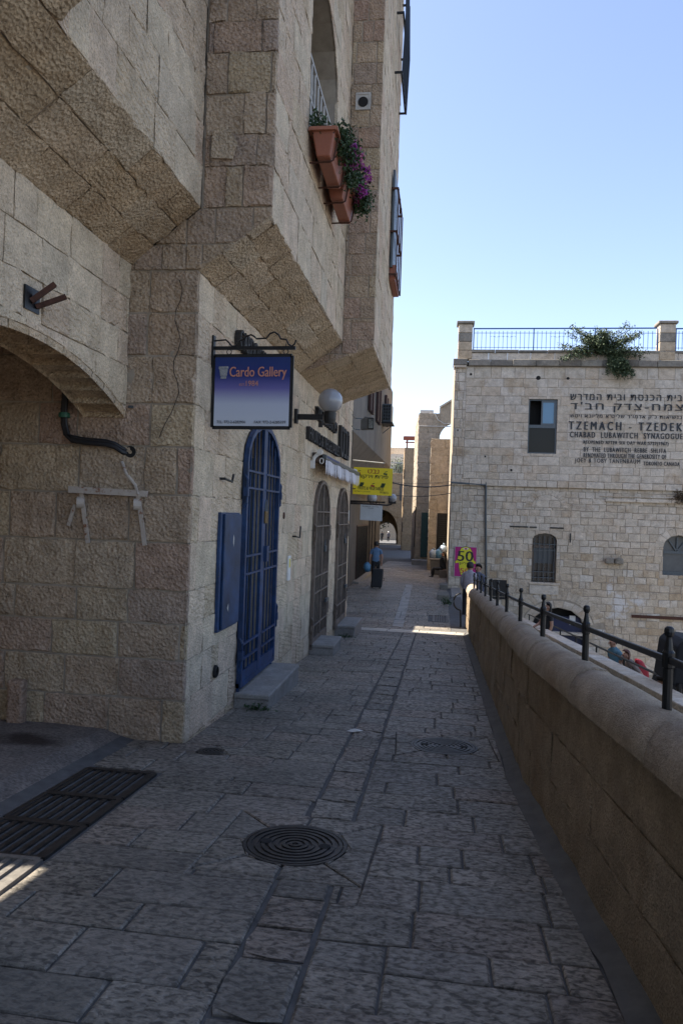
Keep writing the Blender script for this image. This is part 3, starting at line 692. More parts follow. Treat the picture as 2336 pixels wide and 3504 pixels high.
for k, lb in ((1, 'brown barred arched door gate behind the middle step'), (2, 'brown barred arched door gate nearest the yellow sign')):
    t = gate('barred_door', lb, DOORS[k], M_BROWN, 3, (1.62, 1.38, .55, .28, -.25), .05, M_DARK)
    y = DOORS[k][0] + 1.0
    G().box(XF + .05, XF + .085, y - .05, y + .05, .88 + .05 * k, .98 + .05 * k).build('padlock', M_ALU, t, bevel=.006)
    g = G(); g.tube([(XF + .06, y - .03, .98 + .05 * k), (XF + .06, y, 1.08 + .05 * k), (XF + .06, y + .03, .98 + .05 * k)], .008, 6); g.build('shackle', M_ALU, t)
    G().box(XF + .05, XF + .09, y + .2, y + .42, .02, .08).build('bolt', M_ALU, t)
for (y0, y1, xo, zt, lb) in ((7.40, 9.05, -1.68, -.285, 'long worn stone doorstep under the blue gate'), (11.80, 12.75, -1.64, -.53, 'short stone doorstep under the middle barred door'), (14.75, 16.1, -1.64, -.65, 'stone block doorstep under the farthest barred door')):
    t = thing('doorstep', lb, 'step', (-1.9, y0, gz(0, y0)), 'doorsteps along the facade')
    G().box(XF + .003, xo, y0, y1, zt - .055, zt).build('tread', M_STEP, t, bevel=.014, rnd=.7)
    G().box(XF + .003, xo - .012, y0 + .012, y1 - .012, gz(0, y1) - .1, zt - .056).build('riser', M_STEP, t, bevel=.008, rnd=.1)
for (y, x, lb) in ((7.36, -1.80, 'weed tuft at the near end of the long doorstep'), (14.62, -1.82, 'weed tuft at the farthest doorstep')):
    o = leaves(70, lambda r: (x + r.gauss(0, .06), y + r.gauss(0, .03), gz(0, y) + .01 + abs(r.gauss(0, .03))), .022, 5).build('weed', M_LEAF); tag(o, lb, 'weed')
# blue cabinet
t = thing('wall_cabinet', 'scratched dark blue metal cabinet fixed to the wall by the corner', 'cabinet', (XF, 7, .45))
G().box(XF, XF + .035, 6.66, 7.30, .45, 1.575).build('cabinet_box', M_BLUE, t, bevel=.006)
G().prism([(XF + .037, 6.72, .47), (XF + .037, 7.29, .47), (XF + .037, 7.29, 1.56), (XF + .037, 6.72, 1.56)], (.022, 0, 0)).build('cabinet_door', M_BLUEW, t, bevel=.006)
g = G(); g.prism([(XF + .061, 6.99, 1.28), (XF + .061, 7.02, 1.24), (XF + .061, 7.03, 1.33), (XF + .061, 7.0, 1.36)], (.001, 0, 0)); g.prism([(XF + .061, 6.86, .66), (XF + .061, 6.9, .62), (XF + .061, 6.9, .7)], (.001, 0, 0)); g.build('paint_chip', M_OFFW, t)
# hanging sign on its iron arm
YS = 6.33
t = thing('hanging_sign', 'blue and white gallery sign board hanging from an iron arm', 'sign', (XF, YS, 2.35))
FS = Frame((-2.02, YS - .02, 2.34), (1, 0, .012), (-.005, 0, 1))
m = mat('sign_gradient', rough=.35); n_ = NT(m); sp = n_.n('ShaderNodeSeparateXYZ'); n_.l(n_.tc, sp.inputs[0])
fz = n_.n('ShaderNodeMapRange'); n_.l(sp.outputs['Z'], fz.inputs[0]); fz.inputs[1].default_value = 2.34; fz.inputs[2].default_value = 2.94
c = n_.ramp(fz.outputs[0], [(0, (.52, .56, .62)), (.33, (.46, .50, .60)), (.56, (.13, .12, .34)), (.74, (.010, .026, .17)), (1, (.004, .026, .135))])
st = n_.noise(7, 6, .7, n_.scalev((6, 1, .35)))
c = n_.mix(c, n_.ramp(st, [(.25, g3(.55)), (.36, g3(1))]), .5); n_.base(c)
G().prism([FS.p(0, 0, -.025), FS.p(.675, 0, -.025), FS.p(.675, .605, -.025), FS.p(0, .605, -.025)], FS.N * .022).build('board', m, t)
g = G()
for a, b in (((-.012, -.012), (.687, -.012)), ((.687, -.012), (.687, .617)), ((.687, .617), (-.012, .617)), ((-.012, .617), (-.012, -.012))): g.bar(FS.p(*a, -.014), FS.p(*b, -.014), .034, .02, FS.N)
g.build('board_frame', M_IRON, t)
text('lettering', 'Cardo Gallery', FS, .135, .405, .51, .115, M_ORANGE, t, 0, .003, bold=.015)
text('lettering', '1984', FS, .285, .35, .11, .047, M_ORANGE, t, 0, .003); text('lettering', 'EST.', FS, .225, .352, .052, .020, M_ORANGE, t, 0, .003)
text('lettering', 'TEL: 972-2-6282906', FS, .03, .022, .26, .024, M_BLACK, t, 0, .003, bold=.015); text('lettering', 'FAX: 972-2-6285339', FS, .37, .022, .28, .024, M_BLACK, t, 0, .003, bold=.015)
g = G()
for q in ([(.035, .50), (.125, .505), (.122, .525), (.036, .522)], [(.05, .44), (.11, .44), (.118, .50), (.043, .50)], [(.055, .415), (.105, .415), (.107, .436), (.053, .436)]): g.add([FS.p(a, b, .003) for a, b in q], [[0, 1, 2, 3]])
g.build('column_emblem', simple('emblem_grey', (.30, .31, .32), .6, 0, .5, 90), t)
g = G(); g.box(XF, XF + .02, YS - .03, YS + .03, 2.86, 3.14); g.build('wall_plate', M_IRON, t)
g = G(); g.bar((XF, YS, 3.03), (-1.31, YS, 3.035), .022, .03); g.build('arm', M_IRON, t)
zz = [(0, .045), (.11, .055), (.14, .03), (.165, .0), (.20, .0), (.23, .045), (.27, .06), (.30, .09), (.34, .10), (.37, .085), (.39, .065), (.48, .07), (.51, .11), (.55, .125), (.59, .10), (.61, .065), (.66, .06), (.68, .02), (.71, .0), (.735, .02), (.75, .055)]
g = G(); g.tube([(XF + .012 + a * .99, YS, 3.05 + b) for a, b in zz], .0075, 6); g.build('scroll', M_IRON, t)
for a in (.12, .63):
    g = G(); g.tube([FS.p(a, .60, -.014), FS.p(a, .635, -.014)], .004, 5); p = FS.p(a, .655, -.014)
    g.tube([p + Vector((.022 * math.cos(q * .7), 0, .022 * math.sin(q * .7))) for q in range(10)], .004, 5); g.tube([p + Vector((0, 0, .02)), p + Vector((0, 0, .07))], .004, 5); g.build('hook', M_IRON, t)
# globe wall lamp
YL = 10.05
def lamp(nm, label, x0, x1, y, z, r, parent=None):
    t = thing(nm, label, 'lamp', (x0, y, z), 'globe wall lamps')
    G().box(x0, x0 + .05, y - .05, y + .05, z - .10, z + .10).build('wall_plate', M_IRON, t, bevel=.008)
    G().box(x0 + .05, x1 - .09, y - .035, y + .035, z - .045, z + .03).build('arm', M_IRON, t, bevel=.006)
    G().lathe((x1, y, z - .1), [(.06, 0), (.075, .01), (.085, .07), (.09, .16), (.06, .17)], 20).build('holder', M_IRON, t, smooth=False)
    o = G().sphere((x1, y, z + .05 + r), r, 32, 20).build('globe', MATS.get('globe') or globe_mat(), t, smooth=True)
    return t
def globe_mat():
    m = mat('globe', (.30, .30, .31), .22, 0, .5); b = m.node_tree.nodes['Principled BSDF']
    b.inputs['Transmission Weight'].default_value = .0; b.inputs['Subsurface Weight'].default_value = .3; b.inputs['Subsurface Radius'].default_value = (.1, .1, .1); b.inputs['Coat Weight'].default_value = .5
    return m
lamp('wall_lamp', 'frosted globe lamp on a black arm above the fruit shop letters', XF, -1.565, YL, 2.93, .17)
# awning
t = thing('awning', 'rolled white awning with scalloped fringe over the barred doors', 'awning', (XF, 12, 2.4))
AW0, AW1 = 11.5, 16.4
G().box(XF + .005, XF + .11, AW0 + .05, AW1, 2.42, 2.56).build('cassette', simple('awning_case', (.10, .065, .05), .6, 0, .3, 8), t)
XO = -1.88
for y in (11.45, 16.2):
    g = G(); g.tube([(XF + .02, y, 2.36), (XF + .05, y, 2.47), (XF + .10, y, 2.52), (XF + .16, y, 2.55)], [.028, .03, .03, .035], 8); g.lathe((XF + .14, y, 2.56), [(.045, -.03), (.045, .03)], 12, (0, 1, 0)); g.box(XF, XF + .06, y - .04, y + .04, 2.30, 2.42); g.tube([(XF + .17 + .03 * math.cos(q * .8), y, 2.42 + .045 * math.sin(q * .8)) for q in range(9)], .009, 6); g.build('bracket', M_WHITE, t)
g = G(); g.prism([(XF + .08, 11.6, 2.57), (XO, 11.6, 2.53), (XO, 11.6, 2.515), (XF + .08, 11.6, 2.555)], (0, 4.7, 0)); g.build('canvas', M_WHITE, t)
g = G(); g.prism([(XO - .02, 11.55, 2.46), (XO + .05, 11.55, 2.45), (XO + .05, 11.55, 2.53), (XO - .02, 11.55, 2.54)], (0, 4.8, 0)); g.build('front_bar', M_ALU, t, bevel=.01)
G().box(XO + .051, XO + .053, 11.6, 13.0, 2.49, 2.51).build('front_stripe', mat('stripe_blue', (.02, .05, .2), .5), t)
g = G(); ns = 30; X_ = XO + .03
for i in range(ns):
    y0, y1 = 11.6 + 4.7 * i / ns, 11.6 + 4.7 * (i + 1) / ns; h = .15 + .012 * math.sin(i * 2.1)
    pr = [(y0, 2.46), (y1, 2.46), (y1, 2.46 - h), (y0 + (y1 - y0) * .78, 2.46 - h - .055), (y0 + (y1 - y0) * .55, 2.46 - h - .09), (y0 + (y1 - y0) * .33, 2.46 - h - .06), (y0 + (y1 - y0) * .12, 2.46 - h)]
    wv = .012 * math.sin(i * .9)
    g.prism([(X_ + wv, a, b) for a, b in pr[::-1]], (.004, 0, 0))
g.build('fringe', simple('fringe_cloth', (.60, .58, .60), .85, 0, .15, 6), t)
# flood light at the building's end
t = thing('flood_light', 'grey box flood light on a bracket at the facade end', 'lamp', (XF, 17, 3.6))
g = G(); g.tube([(XF, 16.5, 3.58), (XF - .0, 17.1, 3.58), (-1.95, 17.15, 3.58)], .012, 6); g.tube([(XF, 16.5, 3.84), (XF, 17.1, 3.84), (-1.9, 17.15, 3.84)], .012, 6); g.build('bracket', M_ALU, t)
G().prism([(-1.93, 17.08, 3.58), (-1.63, 17.08, 3.60), (-1.63, 17.08, 3.86), (-1.83, 17.08, 3.88), (-1.93, 17.08, 3.80)], (0, .2, 0)).build('housing', simple('lamp_grey', (.10, .10, .095), .5, .2, .2, 10), t, bevel=.01)
bx('lens_frame', (-1.76, -1.62, 17.06, 17.079, 3.59, 3.84), M_IRON, t); bx('lens', (-1.745, -1.635, 17.05, 17.059, 3.61, 3.82), simple('lens_glass', (.20, .21, .20), .15, .2, .6, 12), t)
# yellow fruit shop sign
YY = 17.2
t = thing('yellow_sign', 'yellow fruit and vegetable sign board at the end of the facade', 'sign', (-2.05, YY, 2.05))
FY = Frame((-2.075, YY, 2.075), (1, 0, -.022), (.008, 0, 1))
G().prism([FY.p(0, 0, -.02), FY.p(.915, 0, -.02), FY.p(.915, .635, -.02), FY.p(0, .635, -.02)], FY.N * .02).build('board', M_YEL, t)
text('lettering', 'נבט', FY, .33, .50, .26, .095, M_RED, t, 0, .003, True, .02, .12)
text('lettering', 'פירות וירקות', FY, .10, .36, .70, .105, M_BLACK, t, 0, .003, True, .02, .15)
text('lettering', 'FRUITS & VEGETABLES', FY, .12, .115, .60, .075, M_BLACK, t, 0, .003, bold=.012)
text('lettering', 'מהדרין ירושלים', FY, .045, .045, .36, .045, M_BLACK, t, 0, .003, True); text('lettering', 'בהשגחת', FY, .64, .04, .20, .05, M_BLACK, t, 0, .003, True)
def disc(fr, a, b, r): return [fr.p(a + r * math.cos(k * .785), b + r * math.sin(k * .785), .004) for k in range(8)]
for (a, b, mm) in ((.12, .50, M_RED), (.745, .505, M_LEAF), (.46, .215, M_RED)):
    g = G(); g.add(disc(FY, a - .02, b, .025), [list(range(8))]); g.add(disc(FY, a + .022, b - .008, .025), [list(range(8))]); g.build('fruit', mm, t)
    G().add([FY.p(a - .01, b + .03, .004), FY.p(a + .05, b + .055, .004), FY.p(a + .045, b + .065, .004), FY.p(a - .01, b + .05, .004)], [[0, 1, 2, 3]]).build('fruit_leaf', M_LEAF, t)
for (a, b) in ((.20, .235), (.70, .235)):
    g = G()
    for i in range(9): g.add(disc(FY, a + (i % 3 - 1) * .028 + (i // 3 - 1) * .012, b + (i // 3 - 1) * .032, .02), [list(range(8))])
    g.build('grapes', M_LEAF, t)
G().tube([(-2.1, YY + .05, 2.87), (-1.35, YY + .05, 2.815)], .014, 6).build('rod', M_OFFW, t)
g = G()
for a in (.3, .7): g.tube([FY.p(a, .635, -.01), FY.p(a - .03, .76, -.05)], .004, 4)
g.tube([(XF, 16.6, 2.6), (-2.02, YY, 2.6)], .012, 5); g.tube([(XF, 16.6, 2.2), (-2.02, YY, 2.2)], .012, 5); g.build('hanger', M_CABLE, t)
# rusty shelf bracket, cables and beam stub on the camera-facing wall
t = thing('shelf_bracket', 'rusty white iron shelf bracket on the wall under the arch', 'bracket', (-2.8, YC, 1.3))
mr = mat('rusty_white', rough=.7); n_ = NT(mr); n_.base(n_.ramp(n_.noise(14, 6, .7), [(.36, (.20, .07, .025)), (.43, (.42, .36, .30)), (.7, (.50, .44, .38))])); n_.bump(n_.noise(30), .5, .004)
yb = YC - .08
G().prism([(-3.10, yb, 1.755), (-2.42, yb + .02, 1.735), (-2.42, yb + .02, 1.685), (-3.10, yb, 1.70)], (0, .03, 0)).build('bar', mr, t)
for x in (-2.99, -2.49):
    g = G(); g.bar((x - .01, yb + .03, 1.72), (x + .05, YC - .015, 1.28), .012, .035, (1, 0, 0)); g.build('strap', mr, t)
    G().lathe((x - .02, yb + .05, 1.62), [(.05, -.03), (.05, .03), (.025, .035)], 14, (1, .4, 0)).build('roller', mr, t)
g = G(); g.bar((-3.06, yb + .05, 1.60), (-3.12, YC - .02, 1.42), .012, .03, (1, 0, 0)); g.build('strap', mr, t)
g = G(); g.tube([(-2.66, YC - .02, 1.97), (-2.60, YC - .08, 1.88), (-2.53, yb + .04, 1.78), (-2.49, yb + .02, 1.70)], .014, 6); g.build('stay', mr, t)
t = thing('black_cables', 'bundle of black cables bending from under the arch into the wall', 'cable', (-3.1, YC, 2.1))
for k, (o1, o2) in enumerate(((0, 0), (.028, .01), (.012, .032))):
    P = [(-3.13 + o1, YC - .10, 2.70), (-3.16 + o1, YC - .09, 2.55), (-3.18 + o1, YC - .07, 2.38), (-3.18 + o1, YC - .06, 2.28), (-3.155 + o1, YC - .06, 2.19), (-3.09 + o1 * .5, YC - .06, 2.135 + o2), (-2.97, YC - .06, 2.12 + o2), (-2.80, YC - .05, 2.11 + o2), (-2.72, YC - .04, 2.09 + o2), (-2.66, YC - .015, 2.05 + o2), (-2.61, YC + .03, 2.04 + o2)]
    G().tube(P, .017, 7).build('cable', M_CABLE, t, smooth=True)
G().lathe((-3.165, YC - .065, 2.35), [(.045, -.02), (.047, 0), (.045, .02)], 12).build('tape', mat('green_tape', (.02, .10, .06), .5), t)
G().lathe((-2.60, YC - .002, 2.06), [(.045, -.02), (.05, .0), (.045, .004), (.001, -.004)], 14, (0, -1, 0)).build('wall_hole', M_DARK, t)
t = thing('beam_stub', 'two short rusty steel beams sprouting from a wall plate above the arch', 'bracket', (XA, 4.4, 2.9))
G().box(XA, XA + .012, 4.33, 4.50, 2.83, 2.98).build('plate', M_IRON, t)
G().bar((XA + .01, 4.40, 2.89), (XA + .13, 4.47, 3.02), .040, .032).build('beam', M_RUST, t); G().bar((XA + .01, 4.46, 2.87), (XA + .17, 4.54, 2.96), .040, .028).build('beam', M_RUST, t)
G().box(-2.62, -2.585, YC - .03, YC, 2.425, 2.445).build('cable_clip', M_ALU, cb)
# flower boxes under the arched window
def flowerbox(y0, y1, zt, label, seed):
    t = thing('flower_box', label, 'planter', (XB, y0, zt - .3), 'terracotta flower boxes under the window')
    x0, x1 = XB + .04, XB + .28; h = .26
    def trough(a, z): return [(x0 + a, y0 + a, z), (x1 - a, y0 + a, z), (x1 - a, y1 - a, z), (x0 + a, y1 - a, z)]
    g = G(); g.add(trough(.05, zt - h) + trough(.0, zt), [[3, 2, 1, 0], [0, 1, 5, 4], [1, 2, 6, 5], [2, 3, 7, 6], [3, 0, 4, 7]]); g.build('trough', M_TERRA, t, bevel=.015)
    g = G(); q = trough(-.012, zt - .012)
    for a, b in zip(q, q[1:] + q[:1]): g.bar(a, b, .035, .035)
    g.build('rim', M_TERRA2, t); bx('soil', (x0 + .01, x1 - .01, y0 + .01, y1 - .01, zt - .05, zt - .03), M_DARK, t)
    for y in (y0 + .14, y1 - .14):
        g = G(); g.tube([(XB, y, zt - .02), (x1 + .01, y, zt + .0), (x1 + .012, y, zt - .04), (x1 - .03, y, zt - .26), (x1 - .06, y, zt - h - .015), (XB, y, zt - h - .02)], .010, 6); g.build('holder', M_RUST, t)
    rn = random.Random(seed)
    cl = [(x0 + rn.uniform(0, .26), y0 + (y1 - y0) * (i + .5) / 8 + rn.uniform(-.05, .05), zt + rn.uniform(.0, .12)) for i in range(8)] + [(x1 + rn.uniform(.0, .12), y0 + (y1 - y0) * rn.random(), zt - rn.uniform(-.05, .12)) for i in range(6)]
    leaves(2600, lambda r: tuple(c + r.gauss(0, .06) for c in r.choice(cl)), .026, seed).build('foliage', M_LEAF, t)
    fl = [(x1 + rn.uniform(.0, .20), y0 + (y1 - y0) * rn.uniform(.25 if seed == 1 else 0, 1), zt + rn.uniform(-.08, .16)) for i in range(9)]
    for i, c in enumerate(fl):
        leaves(90, lambda r: tuple(k + r.gauss(0, .028) for k in c), .018, seed * 31 + i).build('flower', M_PINK if (i + seed) % 3 == 0 else M_MAG, t)
    return t
flowerbox(7.28, 8.14, 5.46, 'near terracotta flower box with pale pink flowers under the window', 1)
flowerbox(8.22, 9.08, 5.44, 'far terracotta flower box with magenta flowers under the window', 2)
# ------------------------------------------------------------------ ironwork in the paving
def manhole(c, r, label, rings):
    z = -SLOPE * c[1]; t = thing('manhole_cover', label, 'manhole cover', (c[0], c[1], z)); ax = (0, SLOPE, 1); q = Vector(ax).normalized()
    G().lathe((c[0], c[1], z), [(r + .022, -.03), (r + .022, .002), (r + .004, .002), (r + .004, -.02)], 40, ax).build('rim', M_CAST, t)
    G().lathe((c[0], c[1], z), [(r, -.03), (r, -.004), (.001, -.004)], 40, ax).build('lid', M_CAST, t)
    for i in range(rings):
        k = r * (i + .7) / rings; wd = r / rings * .26
        G().lathe((c[0], c[1], z), [(k - wd, -.006), (k - wd, .003), (k + wd, .003), (k + wd, -.006)], 36, ax).build('ridge', M_CAST, t)
    for s in (-1, 1):
        if r > .2: G().lathe((c[0] + s * r * .62, c[1], z), [(.035, -.004), (.033, .0045), (.001, .0045)], 10, ax).build('key_hole', M_DARK, t)
manhole(MH1, .265, 'large ringed manhole cover nearest the camera in mid street', 7)
manhole(MH2, .265, 'ringed manhole cover farther up the street beside the parapet', 7)
manhole(MHS, .085, 'small round manhole cover at the foot of the corner', 3)
def drain(x0, x1, y0, y1, label, nb, m=M_CAST, along='y', grp=None):
    f = lambda x, y, h=0.: Vector((x, y, gz(-1, y) + h))
    t = thing('drain_grate', label, 'grate', f(x0, y0), grp); g = G(); w_ = .035
    for a, b in ((f(x0, y0), f(x1, y0)), (f(x1, y0), f(x1, y1)), (f(x1, y1), f(x0, y1)), (f(x0, y1), f(x0, y0))): g.bar(a + Vector((0, 0, -.01)), b + Vector((0, 0, -.01)), w_, .03)
    g.build('frame', m, t)
    for i in range(nb):
        if along == 'y':
            x = x0 + (x1 - x0) * (i + .5) / nb; G().bar(f(x, y0, -.012), f(x, y1, -.012), (x1 - x0) / nb * .48, .024).build('bar', m, t)
        else:
            y = y0 + (y1 - y0) * (i + .5) / nb; G().bar(f(x0, y, -.012), f(x1, y, -.012), (y1 - y0) / nb * .45, .024).build('bar', m, t)
    G().add([f(x0, y0, -.045), f(x1, y0, -.045), f(x1, y1, -.045), f(x0, y1, -.045)], [[0, 1, 2, 3]]).build('sump', M_DARK, t)
M_CASTL = simple('worn_steel', (.20, .18, .155), .6, .3, .4, 30, .6)  # lighter copy of the cast iron, sunlight put into one grate's colour
for i, (a, b, lb) in enumerate(((4.50, 5.05, 'drain grate nearest the wall corner in the row'), (4.02, 4.48, 'second drain grate from the wall corner'), (3.54, 4.0, 'third drain grate from the wall corner in shade'), (3.02, 3.52, 'pale drain grate lit by the sun at the left edge'), (2.4, 3.0, 'drain grate at the near end of the row'))):
    drain(-2.46, -1.96, a, b, lb, 8, M_CASTL if i == 3 else M_CAST, 'y', 'drain grates across the alley mouth')
drain(-.12, .24, 18.65, 19.95, 'square barred drain grate in the street by the parapet end', 6, M_CAST, 'y')
g = G(); rn = random.Random(3)
p = onZ(1212, 2507, -.40); xx, yy = p.x, p.y
pts = [(xx - .075, yy - .015), (xx - .03, yy + .03), (xx + .03, yy + .025), (xx + .085, yy - .005), (xx + .05, yy - .03), (xx - .01, yy - .02)]
g.v = [Vector((a, b, gz(0, b) + .004 + rn.uniform(0, .03))) for a, b in pts] + [Vector((xx, yy, gz(0, yy) + .035))]; g.f = [[i, (i + 1) % 6, 6] for i in range(6)]
tag(g.build('paper_scrap', M_WHITE), 'crumpled white paper scrap lying in the paving channel', 'litter')

# ------------------------------------------------------------------ parapet wall and its railing
def px(y): return .66 if y > 5.6 else .66 + (5.6 - y) * .055         # foot of the inner face
pw = thing('parapet_wall', 'long rounded stone parapet wall down the right side of the street', 'wall', (.8, 9, -.5))
ysg = [.2 + i * .3 for i in range(61)]; YPE = ysg[-1]
prof = [(-.02, -.2), (0, .02), (.02, .84), (.06, .86), (.22, .86), (.22, -4.6)]
g = G()
for y in ysg: g.v += [Vector((px(y) + a + (.03 if i in (0, 1, 2) else 0), y, gz(0, y) + b)) for i, (a, b) in enumerate(prof)]
n = len(prof)
for j in range(len(ysg) - 1):
    for i in range(n - 1): g.f.append([j * n + i, (j + 1) * n + i, (j + 1) * n + i + 1, j * n + i + 1])
g.f.append(list(range((len(ysg) - 1) * n, len(ysg) * n))); g.build('wall_core', M_RUBB, pw)
# the inner face, stone by stone (faces -X)
def parapet_face(ya, yb):
    A = Vector((px(ya), ya, gz(0, ya))); B = Vector((px(yb), yb, gz(0, yb))); U = (A - B).normalized()
    fr = Frame(B, U, Vector((.02, 0, 1))); L = (A - B).length
    lay(pw, fr, [rect(0.003, L, .02, .855)], [], None, (.6, 1.3), .008, .010, M_PAR, 0, 0, rows=[.0, .28, .57, .855], depth=.03, chamfer=.005, cell=.13)
parapet_face(.2, 5.6); parapet_face(5.6, YPE)
flush(pw)
# rounded coping in lengths
cp = [(-.012, .862), (-.012, .90), (.002, .955), (.032, 1.002), (.075, 1.032), (.125, 1.042), (.19, 1.036), (.222, 1.01), (.232, .96), (.232, .862)]
y = .2; k = 0
while y < YPE - .1:
    L = min(random.uniform(1.1, 1.7), YPE - y); g = G(); m_ = max(3, int(L / .14)); N = len(cp); bump_ = random.uniform(-.006, .006)
    for j in range(m_ + 1):
        Y = y + .006 + (L - .012) * j / m_
        for i, (a, b) in enumerate(cp):
            e = noise.noise(Vector((a * 4 + k, Y * 1.7, b))) * .012 if 0 < i < N - 1 else 0
            g.v.append(Vector((px(Y) + a + bump_ - e * .6, Y, gz(0, Y) + b + e + bump_)))
    for j in range(m_):
        for i in range(N - 1): g.f.append([j * N + i, (j + 1) * N + i, (j + 1) * N + i + 1, j * N + i + 1])
    g.f += [list(range(N)), [m_ * N + i for i in range(N)][::-1]]
    g.build('coping_stone', M_COPE, pw, smooth=True, rnd=random.random()); y += L; k += 1
PY = [1.8, 3.18, 4.58, 5.98, 7.33, 8.69, 9.95, 11.21, 12.55, 13.85, 15.14, 16.4]
PX = [.99, .94, .88, .82, .79, .78, .77, .77, .77, .77, .765, .76]
rl = thing('railing', 'black iron railing with knobbed posts along the top of the parapet', 'railing', (.85, 8, .5))
for x, y in zip(PX, PY):
    z = gz(0, y) + 1.03
    g = G(); g.lathe((x, y, z), [(.020, -.03), (.020, .17), (.025, .175), (.025, .235), (.018, .245), (.0115, .29), (.011, .298), (.018, .305), (.021, .32), (.019, .334), (.010, .342)], 10); g.build('post', M_IRON, rl, bevel=0)
for i in range(len(PY) - 1):
    a, b = Vector((PX[i], PY[i], gz(0, PY[i]) + 1.03 + .205)), Vector((PX[i + 1], PY[i + 1], gz(0, PY[i + 1]) + 1.03 + .205)); d = (b - a).normalized() * .03
    G().bar(a + d, b - d, .020, .030).build('rail', M_IRON, rl, bevel=.006)
g = G(); c = Vector((.53, 18.0, -.42)); g.tube([c + Vector((-.17 * math.sin(q), 0, .20 * math.cos(q))) for q in [i * math.pi / 12 for i in range(13)]], .020, 8); g.tube([c + Vector((0, 0, -.2)), c + Vector((.02, 0, -.65))], .02, 8)
tag(g.build('hoop_rail', M_IRON), 'curved black iron hoop at the far end of the parapet', 'handrail')

# ------------------------------------------------------------------ lower wall beyond the parapet
lw = thing('lower_wall', 'lower stone wall with pale coping slabs beyond the parapet', 'wall', (2.6, 14, -2))
def wz(y): return .373 - .081 * y
g = G(); g.add([(2.6, 4, wz(4) - .08), (2.83, 4, wz(4) - .08), (2.83, 26, wz(26) - .08), (2.6, 26, wz(26) - .08), (2.6, 4, -5), (2.83, 4, -5), (2.83, 26, -5), (2.6, 26, -5)], [[0, 1, 2, 3], [0, 3, 7, 4], [1, 5, 6, 2], [0, 4, 5, 1], [3, 2, 6, 7]]); g.build('wall_core', M_RUBB, lw)
y = 4.
while y < 25.8:
    L = random.uniform(.75, 1.15); g = G()
    g.prism([(2.56, y + .006, wz(y) - .085), (2.86, y + .006, wz(y) - .085), (2.86, y + .006, wz(y)), (2.56, y + .006, wz(y))], (0, L - .012, wz(y + L) - wz(y))); g.build('coping_slab', M_TZ, lw, bevel=.012, rnd=random.random()); y += L
hr = thing('stair_handrail', 'thin black handrail running down behind the pale coping wall', 'handrail', (3.4, 18, -2))
for dz in (0, -.32): G().tube([(3.4, 9, -.5 + dz), (3.4, 29 - .2, -1.98 + dz)], .022, 6).build('rail', M_IRON, hr)
for i in range(9): yy = 9.3 + i * 2.4; G().tube([(3.4, yy, -.5 - .074 * (yy - 9)), (3.4, yy, -2.6)], .02, 6).build('post', M_IRON, hr)

# ------------------------------------------------------------------ the inscribed building facing the camera on the right
YT = 29.0
tz = thing('inscribed_building', 'pale stone building with painted inscription and roof terrace on the right', 'building', (.45, YT, -1))
FT = Frame((0, YT, 0), (1, 0, 0), (0, 0, 1))
X0, X1 = .34, 12.
def aseg(u0, u1, v0, vs_, va): return arch_poly(u0, u1, v0, vs_, va, 6)
H1 = rect(3.18, 4.25, 4.16, 6.25); H2 = aseg(3.48, 4.39, -.76, .86, 1.12); H3 = aseg(8.26, 9.36, -.28, .75, 1.22); H4 = aseg(3.55, 5.50, -3.2, -2.45, -1.70); H5 = aseg(8.0, 9.9, -5, -4.2, -3.35)
HS = [H1, H2, H3, H4, H5]
bx('wall_core', (X0 + .05, X1, YT + .7, YT + 11, -5, 7.6), M_MORT, tz)
sheet('wall_face', FT, rect(X0, X1, -5, 7.5), HS, M_MORT, tz, n=-.011, reveal=.45)
FTL = Frame((X0, 0, 0), (0, -1, 0), (0, 0, 1)); sheet('wall_face', FTL, rect(-YT - 11, -YT, -5, 8.1), [], M_FAR, tz, n=0)
# ring of voussoirs round an arch head
def voussoirs(root, fr, c, r0, r1, a0, a1, n, m, sy=1., depth=.03, rough=.006):
    hole = []
    for i in range(n):
        A, B = a0 + (a1 - a0) * (i + .03) / n, a0 + (a1 - a0) * (i + .97) / n
        emit(root, fr, [[(c[0] + r * math.cos(a), c[1] + r * sy * math.sin(a)) for r, a in ((r0, A), (r1, A), (r1, B), (r0, B))]], rough, depth, m, 'stone', .006)
VO = []
def ring_hole(c, r, sy=1.): return [(c[0] + r * math.cos(math.pi * i / 8), c[1] + r * sy * math.sin(math.pi * i / 8)) for i in range(9)]
voussoirs(tz, FT, (3.96, 2.10), .58, .80, .0, math.pi, 17, M_TZ, .86, rough=.012)
VO.append(ring_hole((3.96, 2.09), .80, .86))
lay(tz, FT, [ring_hole((3.96, 2.10), .57, .86)], [], (.22, .3), (.3, .5), .015, .01, M_TZ, 2.1, 2.7)
voussoirs(tz, FT, (8.81, .75), .56, .86, .0, math.pi, 9, M_TZ, .85, rough=.01); VO.append(ring_hole((8.81, .74), .87, .85))
voussoirs(tz, FT, (4.525, -2.45), .99, 1.32, .15, math.pi - .15, 9, M_TZ, .77, rough=.012); VO.append(ring_hole((4.525, -2.45), 1.33, .77))
voussoirs(tz, FT, (4.525, -2.45), 1.35, 1.75, .2, math.pi - .2, 21, M_TZL, .80, rough=.015); VO.append(ring_hole((4.525, -2.45), 1.76, .80))
voussoirs(tz, FT, (8.95, -4.2), .97, 1.35, .15, math.pi - .15, 9, M_TZ, .9, rough=.012); VO.append(ring_hole((8.95, -4.2), 1.36, .9))
ur = [3.12, 3.40]
while ur[-1] < 7.2: ur.append(ur[-1] + random.choice((.30, .33, .35, .31)))
ur[-1] = 7.48
